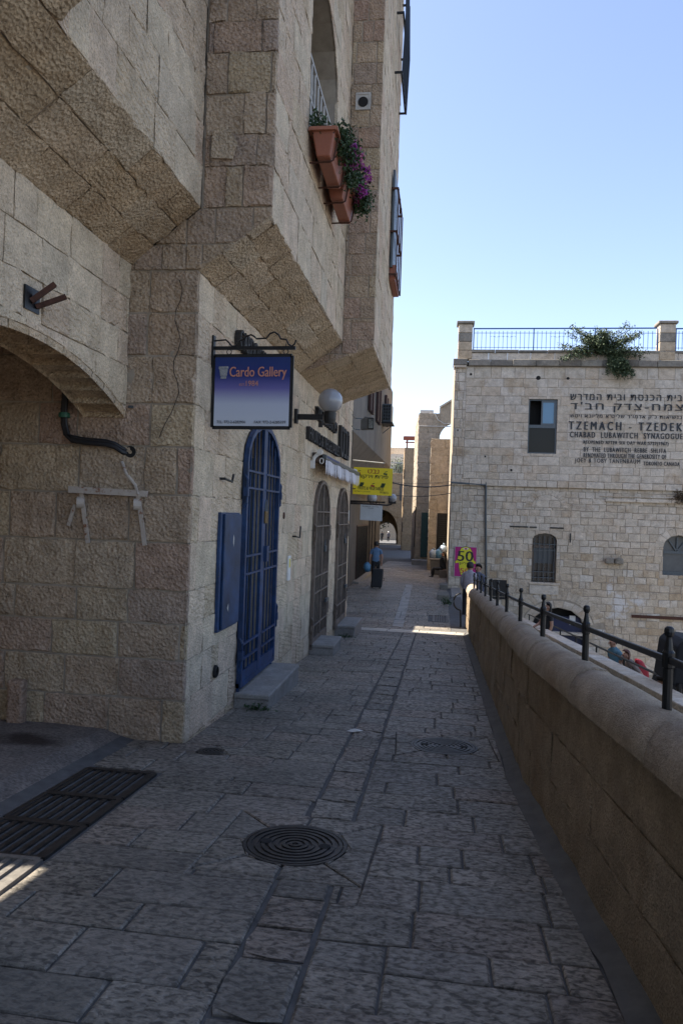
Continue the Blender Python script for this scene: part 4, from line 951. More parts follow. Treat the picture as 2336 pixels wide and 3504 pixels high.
lay(tz, FT, [rect(X0 + .45, X1, 3.14, 7.47)], HS, None, (.38, .85), .016, .009, M_TZ, 0, 0, rows=ur, depth=.04, jit=.010, chamfer=.008)
lay(tz, FT, [rect(X0, X0 + .44, -5, 7.47)], HS, None, (.2, .28), .018, .008, M_TZ, 0, 0, rows=[-5 + .36 * i for i in range(36)], depth=.04, jit=.005, chamfer=.012)
lr = [-.9]
while lr[-1] < 2.8: lr.append(lr[-1] + random.choice((.24, .27, .31, .22)))
lr[-1] = 2.86
lay(tz, FT, [rect(X0 + .45, X1, .4, 2.86)], HS + VO, None, (.24, .52), .020, .014, M_TZ, 0, 0, rows=[r for r in lr if r > .2], depth=.04, jit=.018, chamfer=.010)
lay(tz, FT, [rect(X0 + .45, X1, -5, .42)], HS + VO, None, (.22, .50), .020, .016, M_TZL, 0, 0, rows=[-5 + .27 * i for i in range(21)], depth=.04, jit=.02, chamfer=.010)
flush(tz, cap=420)
# string course, cornice, terrace parapet in separate blocks
def course(z0, z1, out, lens, m, x0, x1, nm, rr=None, y=YT):
    x = x0
    while x < x1 - .05:
        L = min(random.uniform(*lens), x1 - x); d = random.uniform(-.012, .012)
        G().box(x + .006, x + L - .006, y - out - d, y + .1, z0, z1 + d).build(nm, m, tz, bevel=.018, rnd=random.random() if rr is None else rr); x += L
M_SOOT = stone_mat('sooty_stone', [(.17, .155, .13), (.24, .215, .18), (.30, .27, .22), (.14, .13, .11)], .8, .016, 9, .6, stain=.7, warmstain=(.3, .28, .24))
course(2.87, 3.11, .09, (.4, .7), M_TZ, X0, X1, 'string_course'); course(2.58, 2.63, .05, (.8, 1.2), M_TZ, 5.9, 9.4, 'lintel_moulding')
course(2.40, 2.52, .11, (.9, 1.4), M_TZ, 6.1, 9.5, 'lintel_moulding')
course(7.50, 7.74, .12, (.6, 1.0), M_SOOT, X0 + .5, X1, 'cornice_stone'); course(7.74, 8.02, .0, (.45, .9), M_TZ, X0 + .55, X1, 'terrace_stone'); course(8.02, 8.13, .04, (.7, 1.1), M_SOOT, X0 + .6, X1, 'terrace_coping')
G().box(X0 - .08, X0 + .46, YT - .15, YT + .5, 7.52, 7.76).build('cornice_stone', M_SOOT, tz, bevel=.02, rnd=.2); G().box(X0 - .05, X0 + .43, YT - .12, YT + .45, 7.42, 7.52).build('cornice_stone', M_TZ, tz, bevel=.02, rnd=.4)
def terrace_pier(x0, x1):
    for i in range(4): G().box(x0 + .02, x1 - .02, YT - .03, YT + .5, 7.77 + i * .34, 8.10 + i * .34).build('pier_stone', M_TZL if i != 2 else M_SOOT, tz, bevel=.02, rnd=.35 + .1 * i)
    G().box(x0 - .05, x1 + .05, YT - .10, YT + .57, 9.13, 9.24).build('pier_cap', M_SOOT, tz, bevel=.025, rnd=.4)
terrace_pier(.40, .98); terrace_pier(7.86, 8.47)
bx('roof_deck', (X0 + .02, X1, YT + .3, YT + 11, 7.55, 7.72), M_PLAS, tz)
# upper window
bx('window_void', (3.1, 4.3, YT + .46, YT + .5, 4.1, 6.3), M_DARK, tz)
wf = G(); 
for d in ((3.18, 4.25, 6.2, 6.25), (3.18, 4.25, 4.16, 4.21), (3.18, 3.23, 4.21, 6.2), (4.20, 4.25, 4.21, 6.2), (3.23, 4.20, 5.15, 5.27)): wf.box(d[0], d[1], YT + .08, YT + .15, d[2], d[3])
wf.build('window_frame', M_ALU, tz)
g = G(); g.box(3.66, 4.20, YT + .07, YT + .10, 5.27, 5.33).box(3.66, 4.20, YT + .07, YT + .10, 6.13, 6.2).box(3.66, 3.72, YT + .07, YT + .10, 5.33, 6.13).box(4.13, 4.20, YT + .07, YT + .10, 5.33, 6.13); g.build('window_sash', M_ALU, tz)
bx('window_pane', (3.72, 4.13, YT + .08, YT + .095, 5.33, 6.13), M_PANE, tz); bx('window_pane', (3.23, 4.20, YT + .11, YT + .12, 4.21, 5.15), mat('reflecting_glass', (.03, .028, .024), .12, 0, .15), tz)
# barred window
bx('window_pane', (3.4, 4.45, YT + .30, YT + .32, -.8, 1.2), M_GLASS, tz); bx('window_blind', (3.6, 4.3, YT + .27, YT + .29, -.05, .62), M_GLASS2, tz)
g = G(); g.box(3.48, 4.39, YT + .22, YT + .27, .55, .64).box(3.48, 3.55, YT + .22, YT + .27, -.76, .9).box(4.32, 4.39, YT + .22, YT + .27, -.76, .9); g.build('window_frame', M_BROWN, tz)
for i in range(5): x = 3.57 + i * .185; G().tube([(x, YT + .05, -.72), (x, YT + .05, .95 + .08 * math.sin(math.pi * i / 4))], .013, 6).build('window_bar', M_ALU, tz)
for z in (-.58, -.36, .46, .70): G().bar((3.48, YT + .045, z), (4.39, YT + .045, z), .022, .022).build('window_bar', M_ALU, tz)
G().box(3.40, 4.55, YT - .05, YT + .3, -.86, -.765).build('window_sill', M_TZ, tz, bevel=.02, rnd=.4); G().box(3.42, 4.5, YT - .035, YT + .02, -1.22, -.87).build('sill_block', M_TZ, tz, bevel=.02, rnd=.7)
# right arched window
bx('window_pane', (8.2, 9.4, YT + .28, YT + .30, -.3, 1.25), simple('dusty_pane', (.10, .105, .105), .35, 0, .3, 3), tz)
g = G(); g.box(8.26, 9.36, YT + .2, YT + .27, .52, .62).box(8.26, 9.36, YT + .2, YT + .27, -.28, -.16).box(8.26, 8.33, YT + .2, YT + .27, -.16, .8).box(9.29, 9.36, YT + .2, YT + .27, -.16, .8)
for a in (.9, 1.57, 2.2): g.bar((8.81, YT + .23, .6), (8.81 + .5 * math.cos(a), YT + .23, .6 + .52 * math.sin(a)), .05, .05)
g.build('window_frame', M_ALU, tz)
# basement doors
bx('door_void', (3.4, 5.6, YT + .46, YT + .5, -3.3, -1.6), M_DARK, tz); G().box(4.2, 5.5, YT + .2, YT + .25, -3.2, -2.05).build('door_leaf', mat('navy_door', (.006, .010, .05), .5), tz)
bx('notice', (4.98, 5.2, YT + .17, YT + .19, -2.35, -2.0), M_WHITE, tz); G().box(3.6, 5.6, YT - .1, YT + .2, -2.72, -2.62).build('door_ledge', M_TZ, tz, bevel=.01, rnd=.2)
bx('door_void', (7.9, 10, YT + .46, YT + .5, -5, -3.3), M_DARK, tz)
for x in (6.16, 6.50): G().box(x, x + .31, YT - .22, YT + .02, .06, .28).build('corbel_stone', M_SOOT, tz, bevel=.05, rnd=.6)
G().tube([(1.66, YT - .06, 3.0), (1.68, YT - .06, 2.0), (1.74, YT - .06, .5), (1.82, YT - .06, -1.4)], .04, 8).build('drain_pipe', M_ALU, tz)
G().tube([(X0 - .02, YT - .07, 2.96), (1.64, YT - .07, 2.9)], .04, 8).build('conduit', M_ALU, tz)
for x, z, s in ((2.6, 3.5, .05), (3.5, 7.06, .09), (4.6, 7.05, .06), (.52, 5.0, .03), (1.6, 4.0, .035), (.95, 7.18, .05)): G().lathe((x, YT - .004, z), [(s, -.02), (s * .9, .012), (.001, .006)], 9, (0, -1, 0)).build('putlog_hole', M_DARK, tz)
for a_, b_ in ((2.62, 3.30), (3.36, 3.62), (4.12, 4.62)): G().box(a_, b_, YT - .035, YT, 1.31, 1.36).build('iron_strap', M_IRON, tz)
G().box(4.86, 4.90, YT - .035, YT, .80, 1.15).build('iron_strap', M_IRON, tz)
G().box(7.2, 9.6, YT - .06, YT, -1.93, -1.82).build('beam', M_RUST, tz)
# painted inscription
def tline(s, xa, xb, ya, yb, rtl=False, bold=.0, space=1.25):
    P = lambda x, y: onY(1850 + x / 3.226, 1300 + y / 3.226, YT - .03)
    a, b, c_ = P(xa, yb), P(xb, yb), P(xa, ya); dz = b.z - a.z
    text('inscription', s, FT, a.x, (a.z + b.z) / 2, b.x - a.x, c_.z - a.z, M_PAINT, tz, 0, .034, rtl, bold, 0, space, .36)
tline('בית הכנסת ובית המדרש', 322, 1555, 160, 228, True, .03); tline("צמח-צדק חב'ד", 322, 1562, 250, 360, True, .02)
tline("בנשיאות כ'ק אדמו'ר שליט'א מליובאוויטש", 322, 1555, 380, 436, True, .03); tline('TZEMACH - TZEDEK', 305, 1552, 466, 558, False, .045, 1.55)
tline('CHABAD  LUBAWITCH  SYNAGOGUE', 318, 1558, 582, 645, False, .04, 1.35); tline('REOPENED AFTER SIX DAY WAR 5727(1967)', 465, 1403, 676, 726, False, .04)
tline('BY  THE  LUBAWITCH  REBBE  SHLITA', 470, 1378, 750, 800, False, .04); tline('RENOVATED THROUGH THE GENEROSITY OF', 468, 1380, 816, 864, False, .04)
tline('JOEY & TOBY TANENBAUM', 370, 1090, 870, 932, False, .02); tline('TORONTO CANADA', 1128, 1525, 904, 948, False, .04)
# blue terrace rail: a thing of its own
for xa, xb, lb in ((1.0, 7.84, 'blue roof terrace railing between the two stone piers'), (8.5, 12, 'blue roof terrace railing right of the second pier')):
    t = thing('terrace_railing', lb, 'railing', (xa, YT + .2, 8.13)); yb = YT + .2
    G().bar((xa, yb, 9.0), (xb, yb, 9.02), .04, .045).build('top_rail', M_RAIL_B, t)
    for z in (8.83, 8.27): G().bar((xa, yb, z), (xb, yb, z), .016, .016).build('rail', M_RAIL_B, t)
    np_ = max(1, round((xb - xa) / 2.28)); sp_ = (xb - xa) / np_
    for i in range(np_ + 1): G().bar((xa + i * sp_ + .02, yb, 8.12), (xa + i * sp_ + .02, yb, 9.0), .04, .04, (0, 1, 0)).build('post', M_RAIL_B, t)
    for i in range(np_):
        nb_ = 14
        for k in range(1, nb_): x = xa + i * sp_ + sp_ * k / nb_; G().bar((x, yb, 8.20), (x, yb, 8.91), .017, .017, (0, 1, 0)).build('baluster', M_RAIL_B, t)
        for k in (4, 5, 6, 7, 8, 9):
            x = xa + i * sp_ + sp_ * k / nb_; s_ = sp_ / nb_; up = 1 if k in (4, 6, 7, 9) else -1
            G().tube([(x + s_ * .5 - s_ * .5 * math.cos(q * .5236), yb, 8.66 + up * .05 * math.sin(q * .5236) + (0 if up > 0 else .06)) for q in range(7)], .008, 4).build('scroll', M_RAIL_B, t)
# shrub rooted on the cornice
t = thing('wall_shrub', 'straggly green shrub sprouting from the terrace parapet', 'shrub', (5.9, YT - .1, 7.9))
rn = random.Random(11)
br = []
for i in range(70):
    a = rn.uniform(-.25, math.pi + .25); L = rn.uniform(.4, 1.0) * (1.6 if abs(math.cos(a)) > .6 else 1.0); br.append((Vector((5.75, YT - .12, 8.05)), Vector((5.75 + .25 * 0 + L * math.cos(a) * 1.0, YT - .12 - rn.uniform(-.25, .5), 8.05 + L * .9 * math.sin(a)))))
for i in range(34):
    L = rn.uniform(.4, 1.0); br.append((Vector((6.2, YT - .2, 8.0)), Vector((6.3 + rn.uniform(-.4, .75) * L, YT - .25 - rn.uniform(0, .25), 8.0 - L * .95))))
g = G()
for a, b in br: g.tube([a, a.lerp(b, .5) + Vector((0, 0, .06)), b], [.012, .008, .003], 4)
g.build('branches', M_RUST, t)
def along(r):
    a, b = r.choice(br); k = r.random() ** .6; p = a.lerp(b, k); return tuple(c + r.gauss(0, .06 + .03 * (1 - k)) for c in p)
leaves(7000, along, .046, 3).build('foliage', M_LEAFD, t); leaves(6000, along, .045, 9).build('foliage', M_LEAF2, t)
# dry brown bush at the right margin of the string course
t = thing('dry_bush', 'dry brown weed hanging from the string course at the right edge', 'weed', (8.8, YT - .1, 2.7))
leaves(500, lambda r: (8.95 + r.gauss(0, .22), YT - .15 + r.gauss(0, .08), 2.62 + r.gauss(0, .13)), .05, 4).build('foliage', simple('dry_leaf', (.10, .065, .035), .8, 0, .5, 30), t)
# ------------------------------------------------------------------ poster
t = thing('street_poster', 'magenta and yellow hand-shaped poster pasted on the stone wall', 'poster', (.55, YT, -.7))
FO = Frame((.55, YT - .045, -.69), (1, 0, .0), (0, 0, 1)); PW, PHt = .86, 1.19
G().prism([FO.p(0, 0, -.01), FO.p(PW, 0, -.01), FO.p(PW, PHt, -.01), FO.p(0, PHt, -.01)], FO.N * .01).build('sheet', M_OFFW, t)
def flat(nm, pts, m, n): G().add([FO.p(a * PW, b * PHt, n) for a, b in pts], [list(range(len(pts)))]).build(nm, m, t)
flat('field', [(.025, .02), (.975, .02), (.975, .98), (.025, .98)], mat('poster_magenta', (.40, .005, .16), .5), .002)
hand = [(.22, .30), (.30, .06), (.5, .02), (.70, .06), (.78, .30), (.80, .46), (.96, .44), (.98, .50), (.88, .56), (.82, .80), (.70, .96), (.5, 1.01), (.30, .96), (.18, .80), (.12, .56), (.02, .50), (.04, .44), (.20, .46)]
g = G(); c0 = (.5, .55); g.add([FO.p(c0[0] * PW, c0[1] * PHt, .004)] + [FO.p(a * PW, b * PHt, .004) for a, b in hand], [[0, i + 1, (i + 1) % len(hand) + 1] for i in range(len(hand))]); g.build('hand_outline', M_BLACK, t)
g = G(); sc = lambda p: (c0[0] + (p[0] - c0[0]) * .95, c0[1] + (p[1] - c0[1]) * .965); g.add([FO.p(c0[0] * PW, c0[1] * PHt, .006)] + [FO.p(sc(p)[0] * PW, sc(p)[1] * PHt, .006) for p in hand], [[0, i + 1, (i + 1) % len(hand) + 1] for i in range(len(hand))]); g.build('hand', mat('poster_yellow', (.66, .60, .02), .5), t)
eye = [(.36 + .28 * i / 8, .925 + .035 * math.sin(math.pi * i / 8)) for i in range(9)] + [(.64 - .28 * i / 8, .925 - .035 * math.sin(math.pi * i / 8)) for i in range(1, 8)]
flat('eye', eye, M_WHITE, .008); flat('pupil', [(.5 + .055 * math.cos(k * .6), .925 + .032 * math.sin(k * .6)) for k in range(10)], mat('eye_pink', (.45, .05, .16), .5), .010)
text('lettering', '50', FO, .15 * PW, .52 * PHt, .68 * PW, .33 * PHt, M_BLACK, t, 0, .008, bold=.03); text('lettering', 'מיליון', FO, .24 * PW, .39 * PHt, .5 * PW, .10 * PHt, M_BLACK, t, 0, .008, True, .02)
text('lettering', '50', FO, .27 * PW, .14 * PHt, .42 * PW, .15 * PHt, mat('poster_red', (.5, .02, .05), .5), t, 0, .008, bold=.03)
# dark stall against the wall
t = thing('metal_stall', 'black metal stall with a solid back panel against the stone wall', 'stall', (2.1, 27.5, -1.6))
G().box(1.80, 2.44, 27.5, 27.55, -1.22, -.62).build('panel', M_IRON, t, bevel=.005); G().box(1.78, 2.46, 27.1, 27.6, -1.28, -1.24).build('shelf', M_IRON, t)
for x in (1.82, 2.42):
    for y in (27.15, 27.5): G().bar((x, y, -2.0), (x, y, -.62 if y > 27.3 else -1.24), .03, .03, (0, 1, 0)).build('leg', M_IRON, t)

# ------------------------------------------------------------------ second building on the left, beyond the gap
b2 = thing('overhanging_building', 'shaded grey plastered building with brown shutters beyond the yellow sign', 'building', (-3.4, 25, -1.1))
XL, XU = -3.4, -2.3
g = G(); g.box(-9, XL, 18.1, 41.5, -3, 4.2); g.build('lower_wall', M_PLAS, b2)
g = G(); g.prism([(-9, 18.6, 3.72), (XU, 18.6, 3.72), (XU, 18.6, 7.04), (-9, 18.6, 7.5)], (0, 14.0, 0)); g.build('upper_wall', simple('stained_plaster', (.17, .15, .125), .9, 0, .35, .9, .4), b2)
g = G(); g.prism([(XU + .005, 18.6, 3.72), (XL, 18.6, 2.3), (XL - .3, 18.6, 3.72)], (0, 14.0, 0)); g.build('soffit', simple('soffit_plaster', (.17, .135, .10), .9, 0, .3, 2, .5), b2)
bx('end_wall', (-9, -4.0, 16.64, 18.1, -2, 3.15), M_MORT, b2)  # unseen blocker in the gap, its height sets where the sun strip begins
bx('bridge', (-3.2, -3.0, 16.7, 18.6, 5.0, 9), M_MORT, b2)  # unseen slab added to stop the sun strip short of the lower wall
bx('parapet', (-9, XU - .05, 18.7, 30.8, 7.04, 7.35), M_PLAS, b2); G().prism([(-3.5, 41.5, -3), (-8.2, 87, -3), (-12, 87, -3), (-12, 41.5, -3)], (0, 0, 8)).build('neighbour_wall', M_PLAS, b2)
for y0, y1, z0, z1 in ((22.1, 22.9, 4.75, 6.1), (24.7, 25.6, 4.75, 6.2), (28.2, 29.0, 5.1, 6.2)):
    w_ = bx('window', (XU - .02, XU + .012, y0 + .3, y1 - .3 + .25, z0, z1), M_GLASS, b2)
    for y in (y0, y1): bx('shutter', (XU + .02, XU + .10, y - .05, y + .28, z0, z1), M_SHUT, w_)
bx('gate', (XL - .01, XL + .03, 29.9, 34.2, -1.1, 1.15), M_SHUT, b2)
for i in range(14): y = 30.0 + i * .31; bx('gate_bar', (XL + .031, XL + .06, y, y + .07, -1.1, 1.1), M_IRON, b2)
g = G(); g.box(XL, XL + .25, 29.0, 34.5, -1.3, -1.06); g.build('sill', M_STEP, b2, rnd=.3)
for y in (35, 36.4, 38): G().tube([(XL + .06, y, -1.2), (XL + .06, y, 3.3)], .05, 6).build('pipe', M_PLAS, b2)
t = thing('air_conditioner', 'grey air conditioning unit on a bracket under the shutters', 'air conditioner', (XU, 27.5, 5))
G().box(XU + .02, XU + .36, 27.2, 28.0, 5.05, 5.72).build('case', M_ALU, t, bevel=.02)
for i in range(3):
    for j in range(5): bx('grille_slot', (XU + .06 + i * .09, XU + .125 + i * .09, 27.185, 27.199, 5.12 + j * .115, 5.21 + j * .115), M_DARK, t)
bx('tray', (XU, XU + .42, 27.1, 28.1, 4.98, 5.03), M_IRON, t); g = G(); g.bar((XU, 27.2, 5.5), (XU + .35, 27.2, 5.03), .03, .03); g.bar((XU, 27.9, 4.7), (XU + .35, 27.9, 5.0), .03, .03); g.build('bracket', M_ALU, t)
# signs and lamp on that building
t = thing('grey_sign', 'pale grey sign board hanging below the yellow sign', 'sign', (-2.07, 19, 1.45)); FW = Frame((-2.08, 19, 1.46), (1, 0, -.03), (0, 0, 1))
G().prism([FW.p(0, 0, -.02), FW.p(.57, 0, -.02), FW.p(.57, .40, -.02), FW.p(0, .40, -.02)], FW.N * .02).build('board', simple('sign_grey', (.40, .45, .50), .4, 0, .1, 5), t)
text('lettering', 'גלריה ומתנות', FW, .05, .345, .42, .03, M_BLACK, t, 0, .003, True); text('lettering', 'אמנות', FW, .20, .305, .14, .022, M_BLACK, t, 0, .003, True)
g = G(); g.bar((-3.4, 19.05, 1.95), (-1.45, 19.05, 1.93), .03, .04); g.tube([(-2.0, 19.05, 1.95), (-2.0, 19.0, 1.85)], .006, 4); g.tube([(-1.6, 19.05, 1.95), (-1.6, 19.0, 1.85)], .006, 4); g.build('arm', M_IRON, t)
t = thing('street_lamp', 'globe lamp on a curved arm beside the grey sign', 'lamp', (-3.4, 22, 1.9), 'globe wall lamps')
G().tube([(-3.4, 22, 1.92), (-2.0, 22, 1.92), (-1.6, 22, 1.90), (-1.49, 22, 1.93), (-1.45, 22, 2.0)], .022, 6).build('arm', M_IRON, t); G().sphere((-1.45, 22, 2.12), .125, 18, 12).build('globe', MATS['globe'], t, smooth=True)
t = thing('street_lamp', 'globe lamp half hidden under the yellow sign', 'lamp', (-3.4, 20, 2), 'globe wall lamps')
G().tube([(-3.4, 20, 1.9), (-1.9, 20, 1.95)], .02, 6).build('arm', M_IRON, t); G().sphere((-1.88, 20, 2.06), .14, 18, 12).build('globe', MATS['globe'], t, smooth=True)

# ------------------------------------------------------------------ buildings closing the street
def block(nm, label, pts, z0, z1, m=M_FAR, rows_h=(.4, .55), front=None, lens=(.6, 1.2), holes=[], cap=120):
    """a building from its plan outline; the sides that face the camera are laid in courses"""
    t = thing(nm, label, 'building', (pts[0][0], pts[0][1], z0))
    n = len(pts); g = G(); g.prism([(p[0], p[1], z0) for p in pts], (0, 0, z1 - z0)); g.build('wall_core', M_FAR, t, rnd=.4)
    for i in (front if front is not None else range(n)):
        a, b = Vector((*pts[i], 0)), Vector((*pts[(i + 1) % n], 0)); U = (b - a); L = U.length; fr = Frame(a + Vector((0, 0, z0)), U.normalized(), (0, 0, 1)); fr.O += fr.N * .03
        lay(t, fr, [rect(0, L, 0, z1 - z0)], holes if i == 0 else [], rows_h, lens, .02, .01, m, 0, z1 - z0, chamfer=.01, cell=.3)
    flush(t, cap=cap)
    return t
nb = block('low_block', 'plain stone block with a dark louvred door beside the inscribed building', [(-.67, 40), (.6, 40), (.6, 44), (-.75, 44)], -2.2, 5.8, front=[0], holes=[rect(.46, 1.03, 0, 4.0)])
bx('door', (-.21, .36, 39.93, 39.99, -1.3, 1.8), M_DARK, nb)
for i in range(22): bx('louvre', (-.12, .33, 39.90, 39.93, -.9 + i * .115, -.85 + i * .115), M_IRON, nb)
tw = block('gabled_tower', 'stone house with a gable, an arched opening and a green door', [(-1.55, 46), (-.32, 46), (-.3, 52), (-2.06, 53.5)], -2, 8.0, front=[0, 3])
g = G(); FW2 = Frame((0, 46, 0), (1, 0, 0), (0, 0, 1))
gab = [(-.32, -2), (3.5, -2), (3.5, 9.8), (2.0, 9.8), (-.32, 8.35)]
aw = [(.65 + .95 * math.cos(math.pi * i / 12), 6.4 + 1.05 * math.sin(math.pi * i / 12)) for i in range(13)] + [(-.3, 5.9), (1.6, 5.9)]
aw = aw[:13] + [(-.3, 5.9), (1.6, 5.9)]
sheet('gable_wall', FW2, gab, [aw], M_FAR, tw, n=0, reveal=.5)
G().bar((-.32, 45.95, 8.4), (2.0, 45.95, 9.85), .1, .08).build('gable_coping', M_TZ, tw, rnd=.3)
bx('roof_box', (-1.5, -.7, 46.1, 46.8, 8.0, 8.22), M_OFFW, tw); G().tube([(-.6, 45.94, 8.0), (-.4, 45.94, 7.6), (0, 45.94, 7.35), (.4, 45.94, 7.4)], .025, 5).build('cable', M_OFFW, tw); G().tube([(-1.55, 45.94, 7.2), (.4, 45.94, 7.2)], .03, 5).build('pipe', M_OFFW, tw)
bx('green_door', (-1.21, -.73, 45.88, 45.95, -.9, 1.85), M_GREEND, tw); bx('sign_plate', (-.80, -.62, 45.85, 45.88, .35, .62), M_OFFW, tw)
G().box(-1.7, -.4, 44.8, 45.9, -1.5, -1.05).build('landing', M_STEP, tw, rnd=.4)
bx('wall_post', (-1.62, -1.58, 45.9, 45.95, -.3, 2.2), M_DARK, tw)
bx('lit_back_wall', (-.4, 2.4, 51.5, 52, 5.2, 6.9), M_TZ, tw, rnd=.6)
pg = block('terrace_house', 'narrow stone house carrying a red wooden pergola', [(-3.62, 70), (-2.3, 70), (-2.0, 76), (-4.0, 76)], -2.4, 8.05, M_HONEY, front=[0, 3], rows_h=(.5, .7), cap=60)
for i in range(6): bx('pergola_slat', (-3.75, -2.3, 69.9 + i * .5, 70.1 + i * .5, 9.02, 9.15), M_PERG, pg)
bx('pergola_beam', (-3.8, -2.3, 69.8, 69.9, 8.75, 9.1), M_PERG, pg); bx('pergola_beam', (-3.6, -2.3, 69.85, 69.95, 8.50, 8.62), M_PERG, pg)
for x in (-3.5, -2.5): bx('pergola_post', (x, x + .14, 69.9, 70.05, 8.05, 9.0), M_PERG, pg)
for z in (6.0, 3.4, 1.0): bx('window', (-3.66, -3.6, 69.9, 70.3, z - .9, z), M_DARK, pg)
# wall with the great arch at the end of the street
ea = thing('arch_house', 'honey coloured stone house with a wide dark archway closing the street', 'building', (-6, 88, -2)); FE2 = Frame((0, 88, 0), (1, 0, 0), (0, 0, 1))
ah = [(-7.0 + 1.95 * math.cos(math.pi * i / 14), -.6 + 2.85 * math.sin(math.pi * i / 14)) for i in range(15)] + [(-8.95, -2.4), (-5.05, -2.4)]
sheet('wall_face', FE2, rect(-12, -2.5, -3, 6.65), [ah], M_HONEY, ea, n=0, reveal=3.5)
lay(ea, Frame((0, 87.97, 0), (1, 0, 0), (0, 0, 1)), [rect(-9.4, -2.6, -2.4, 6.6)], [ah], (.5, .65), (.8, 1.5), .03, .01, M_HONEY, -2.4, 6.6, cell=.4); flush(ea, cap=60)
bx('upper_floor', (-12, -2.5, 88.1, 93, 2.4, 6.5), M_HONEY, ea, rnd=.4)
ah2 = [(-6.8 + 1.25 * math.cos(math.pi * i / 12), -1.0 + 1.75 * math.sin(math.pi * i / 12)) for i in range(13)] + [(-8.05, -2.4), (-5.55, -2.4)]
sheet('inner_wall', Frame((0, 93, 0), (1, 0, 0), (0, 0, 1)), rect(-12, -2.5, -3, 6), [ah2], M_HONEY, ea, n=0, reveal=.6)
bx('side_wall', (-4.9, -2.6, 88.2, 93, -3, 2.4), M_HONEY, ea, rnd=.2); bx('side_wall', (-12, -9.0, 88.2, 93, -3, 2.4), M_HONEY, ea, rnd=.2)
bx('window', (-6.3, -5.4, 87.9, 87.94, 3.0, 4.0), M_DARK, ea); bx('shutter', (-5.0, -4.55, 87.85, 87.93, 3.4, 5.4), M_PLAS, ea); bx('shutter', (-4.35, -4.1, 87.85, 87.93, -.4, 1.9), M_DARK, ea)
for i in range(9): bx('baluster', (-6.4 + i * .25, -6.36 + i * .25, 88.1, 88.15, 6.6, 7.9), M_OFFW, ea)
bx('rail', (-6.5, -4.2, 88.1, 88.16, 7.85, 7.95), M_OFFW, ea)
leaves(900, lambda r: (-5.2 + r.gauss(0, .6), 89 + r.gauss(0, .3), 7.4 + r.gauss(0, .5)), .12, 8).build('terrace_plants', M_LEAF2, ea)
yd = block('courtyard_house', 'sunlit stone wall seen through the archway', [(-13, 112), (-6.0, 112), (-6.0, 114), (-13, 114)], -3.2, 5, front=[], cap=1)
t = thing('terrace_building', 'white terraced house on the skyline above the archway', 'building', (-8, 120, 4)); bx('wall', (-13, -4, 120, 126, -3, 11.6), M_TZ, t, rnd=.6); bx('awning', (-10, -4, 118.5, 120, 9.2, 9.4), M_OFFW, t)
bx('upper_wall', (-13, -6.5, 124, 128, 11.6, 13.0), M_TZ, t, rnd=.3)
t = thing('courtyard_tree', 'dark leafy tree hanging in the archway opening', 'tree', (-8.6, 92, -2.2))
G().tube([(-8.4, 94, -2.4), (-8.3, 94, 0), (-8.0, 94, 1.4)], [.18, .14, .08], 7).build('trunk', M_RUST, t)
leaves(1700, lambda r: (-7.9 + r.gauss(0, .7), 94 + r.gauss(0, .5), 1.5 + r.gauss(0, .65)), .16, 6).build('crown', M_LEAFD, t)
pt = thing('planter_pot', 'square terracotta planter with a dark bush beside the archway', 'planter', (-3.9, 80, -2)); zt = gz(0, 80)
G().prism([(-3.95, 80, zt), (-3.15, 80, zt), (-3.08, 80, zt + .62), (-4.02, 80, zt + .62)], (0, .8, 0)).build('pot', M_TERRA, pt)
leaves(900, lambda r: (-3.5 + r.gauss(0, .3), 80.4 + r.gauss(0, .25), zt + .85 + r.gauss(0, .2)), .09, 7).build('bush', M_LEAFD, pt)
# overhead cables across the far street
for (za, zb_, sag, r_, lb) in ((2.97, 2.86, .16, .022, 'thick black cable strung across the street'), (2.45, 2.54, .12, .012, 'thin black cable strung below the thick one'), (2.95, 3.0, .10, .006, 'hairline wire strung above the thick cable')):
    tag(G().tube([(XU + (X0 - XU) * i / 12, 28.8, za + (zb_ - za) * i / 12 - sag * 4 * (i / 12) * (1 - i / 12)) for i in range(13)], r_, 5).build('overhead_cable', M_CABLE), lb, 'cable')
# concrete bin with rubbish bags, steps and seat in the shade on the right
t = thing('concrete_bin', 'square concrete litter bin heaped with plastic bags', 'bin', (-.15, 38, -1.25)); zb = gz(0, 37)
g = G(); g.prism([(-.42, 36.6, zb), (.12, 36.6, zb), (.15, 36.6, zb + .72), (-.47, 36.6, zb + .72)], (0, .6, 0)); g.build('tub', simple('bin_concrete', (.16, .15, .135), .9, 0, .25, 5, .4), t, bevel=.03)
G().box(-.5, .18, 36.55, 37.25, zb + .72, zb + .80).build('rim', M_STEP, t, bevel=.02, rnd=.3)
for (x, y, z, r, m_, lb) in ((-.32, 36.9, .98, .22, M_PLASTIC_W, 'pale rubbish bag on the left of the bin'), (-.05, 36.9, 1.0, .24, M_PLASTIC_B, 'blue rubbish bag in the middle of the bin'), (.16, 36.9, 1.25, .20, M_PLASTIC_W, 'pale rubbish bag knotted on top of the bin heap')):
    g = G().sphere((x, y, zb + z), r, 14, 10, 1.1)
    for v in g.v: v += Vector((0, 0, 0)) + (v - Vector((x, y, zb + z))).normalized() * .05 * noise.noise(v * 9)
    g.tube([(x, y, zb + z + r), (x + .03, y, zb + z + r + .10)], [.03, .06], 6); tag(g.build('rubbish_bag', m_, smooth=True), lb, 'bag', 'bags on the bin')
for (x0, x1, y, z, lb) in ((.02, .33, 28.2, .18, 'dark stone doorstep farther along the side wall'), (-.05, .33, 24.2, .17, 'dark stone doorstep nearer the parapet end')):
    o = G().box(x0, x1, y, y + .9, gz(0, y) - .05, gz(0, y) + z).build('side_step', M_SOOT, bevel=.02, rnd=.1); tag(o, lb, 'step')
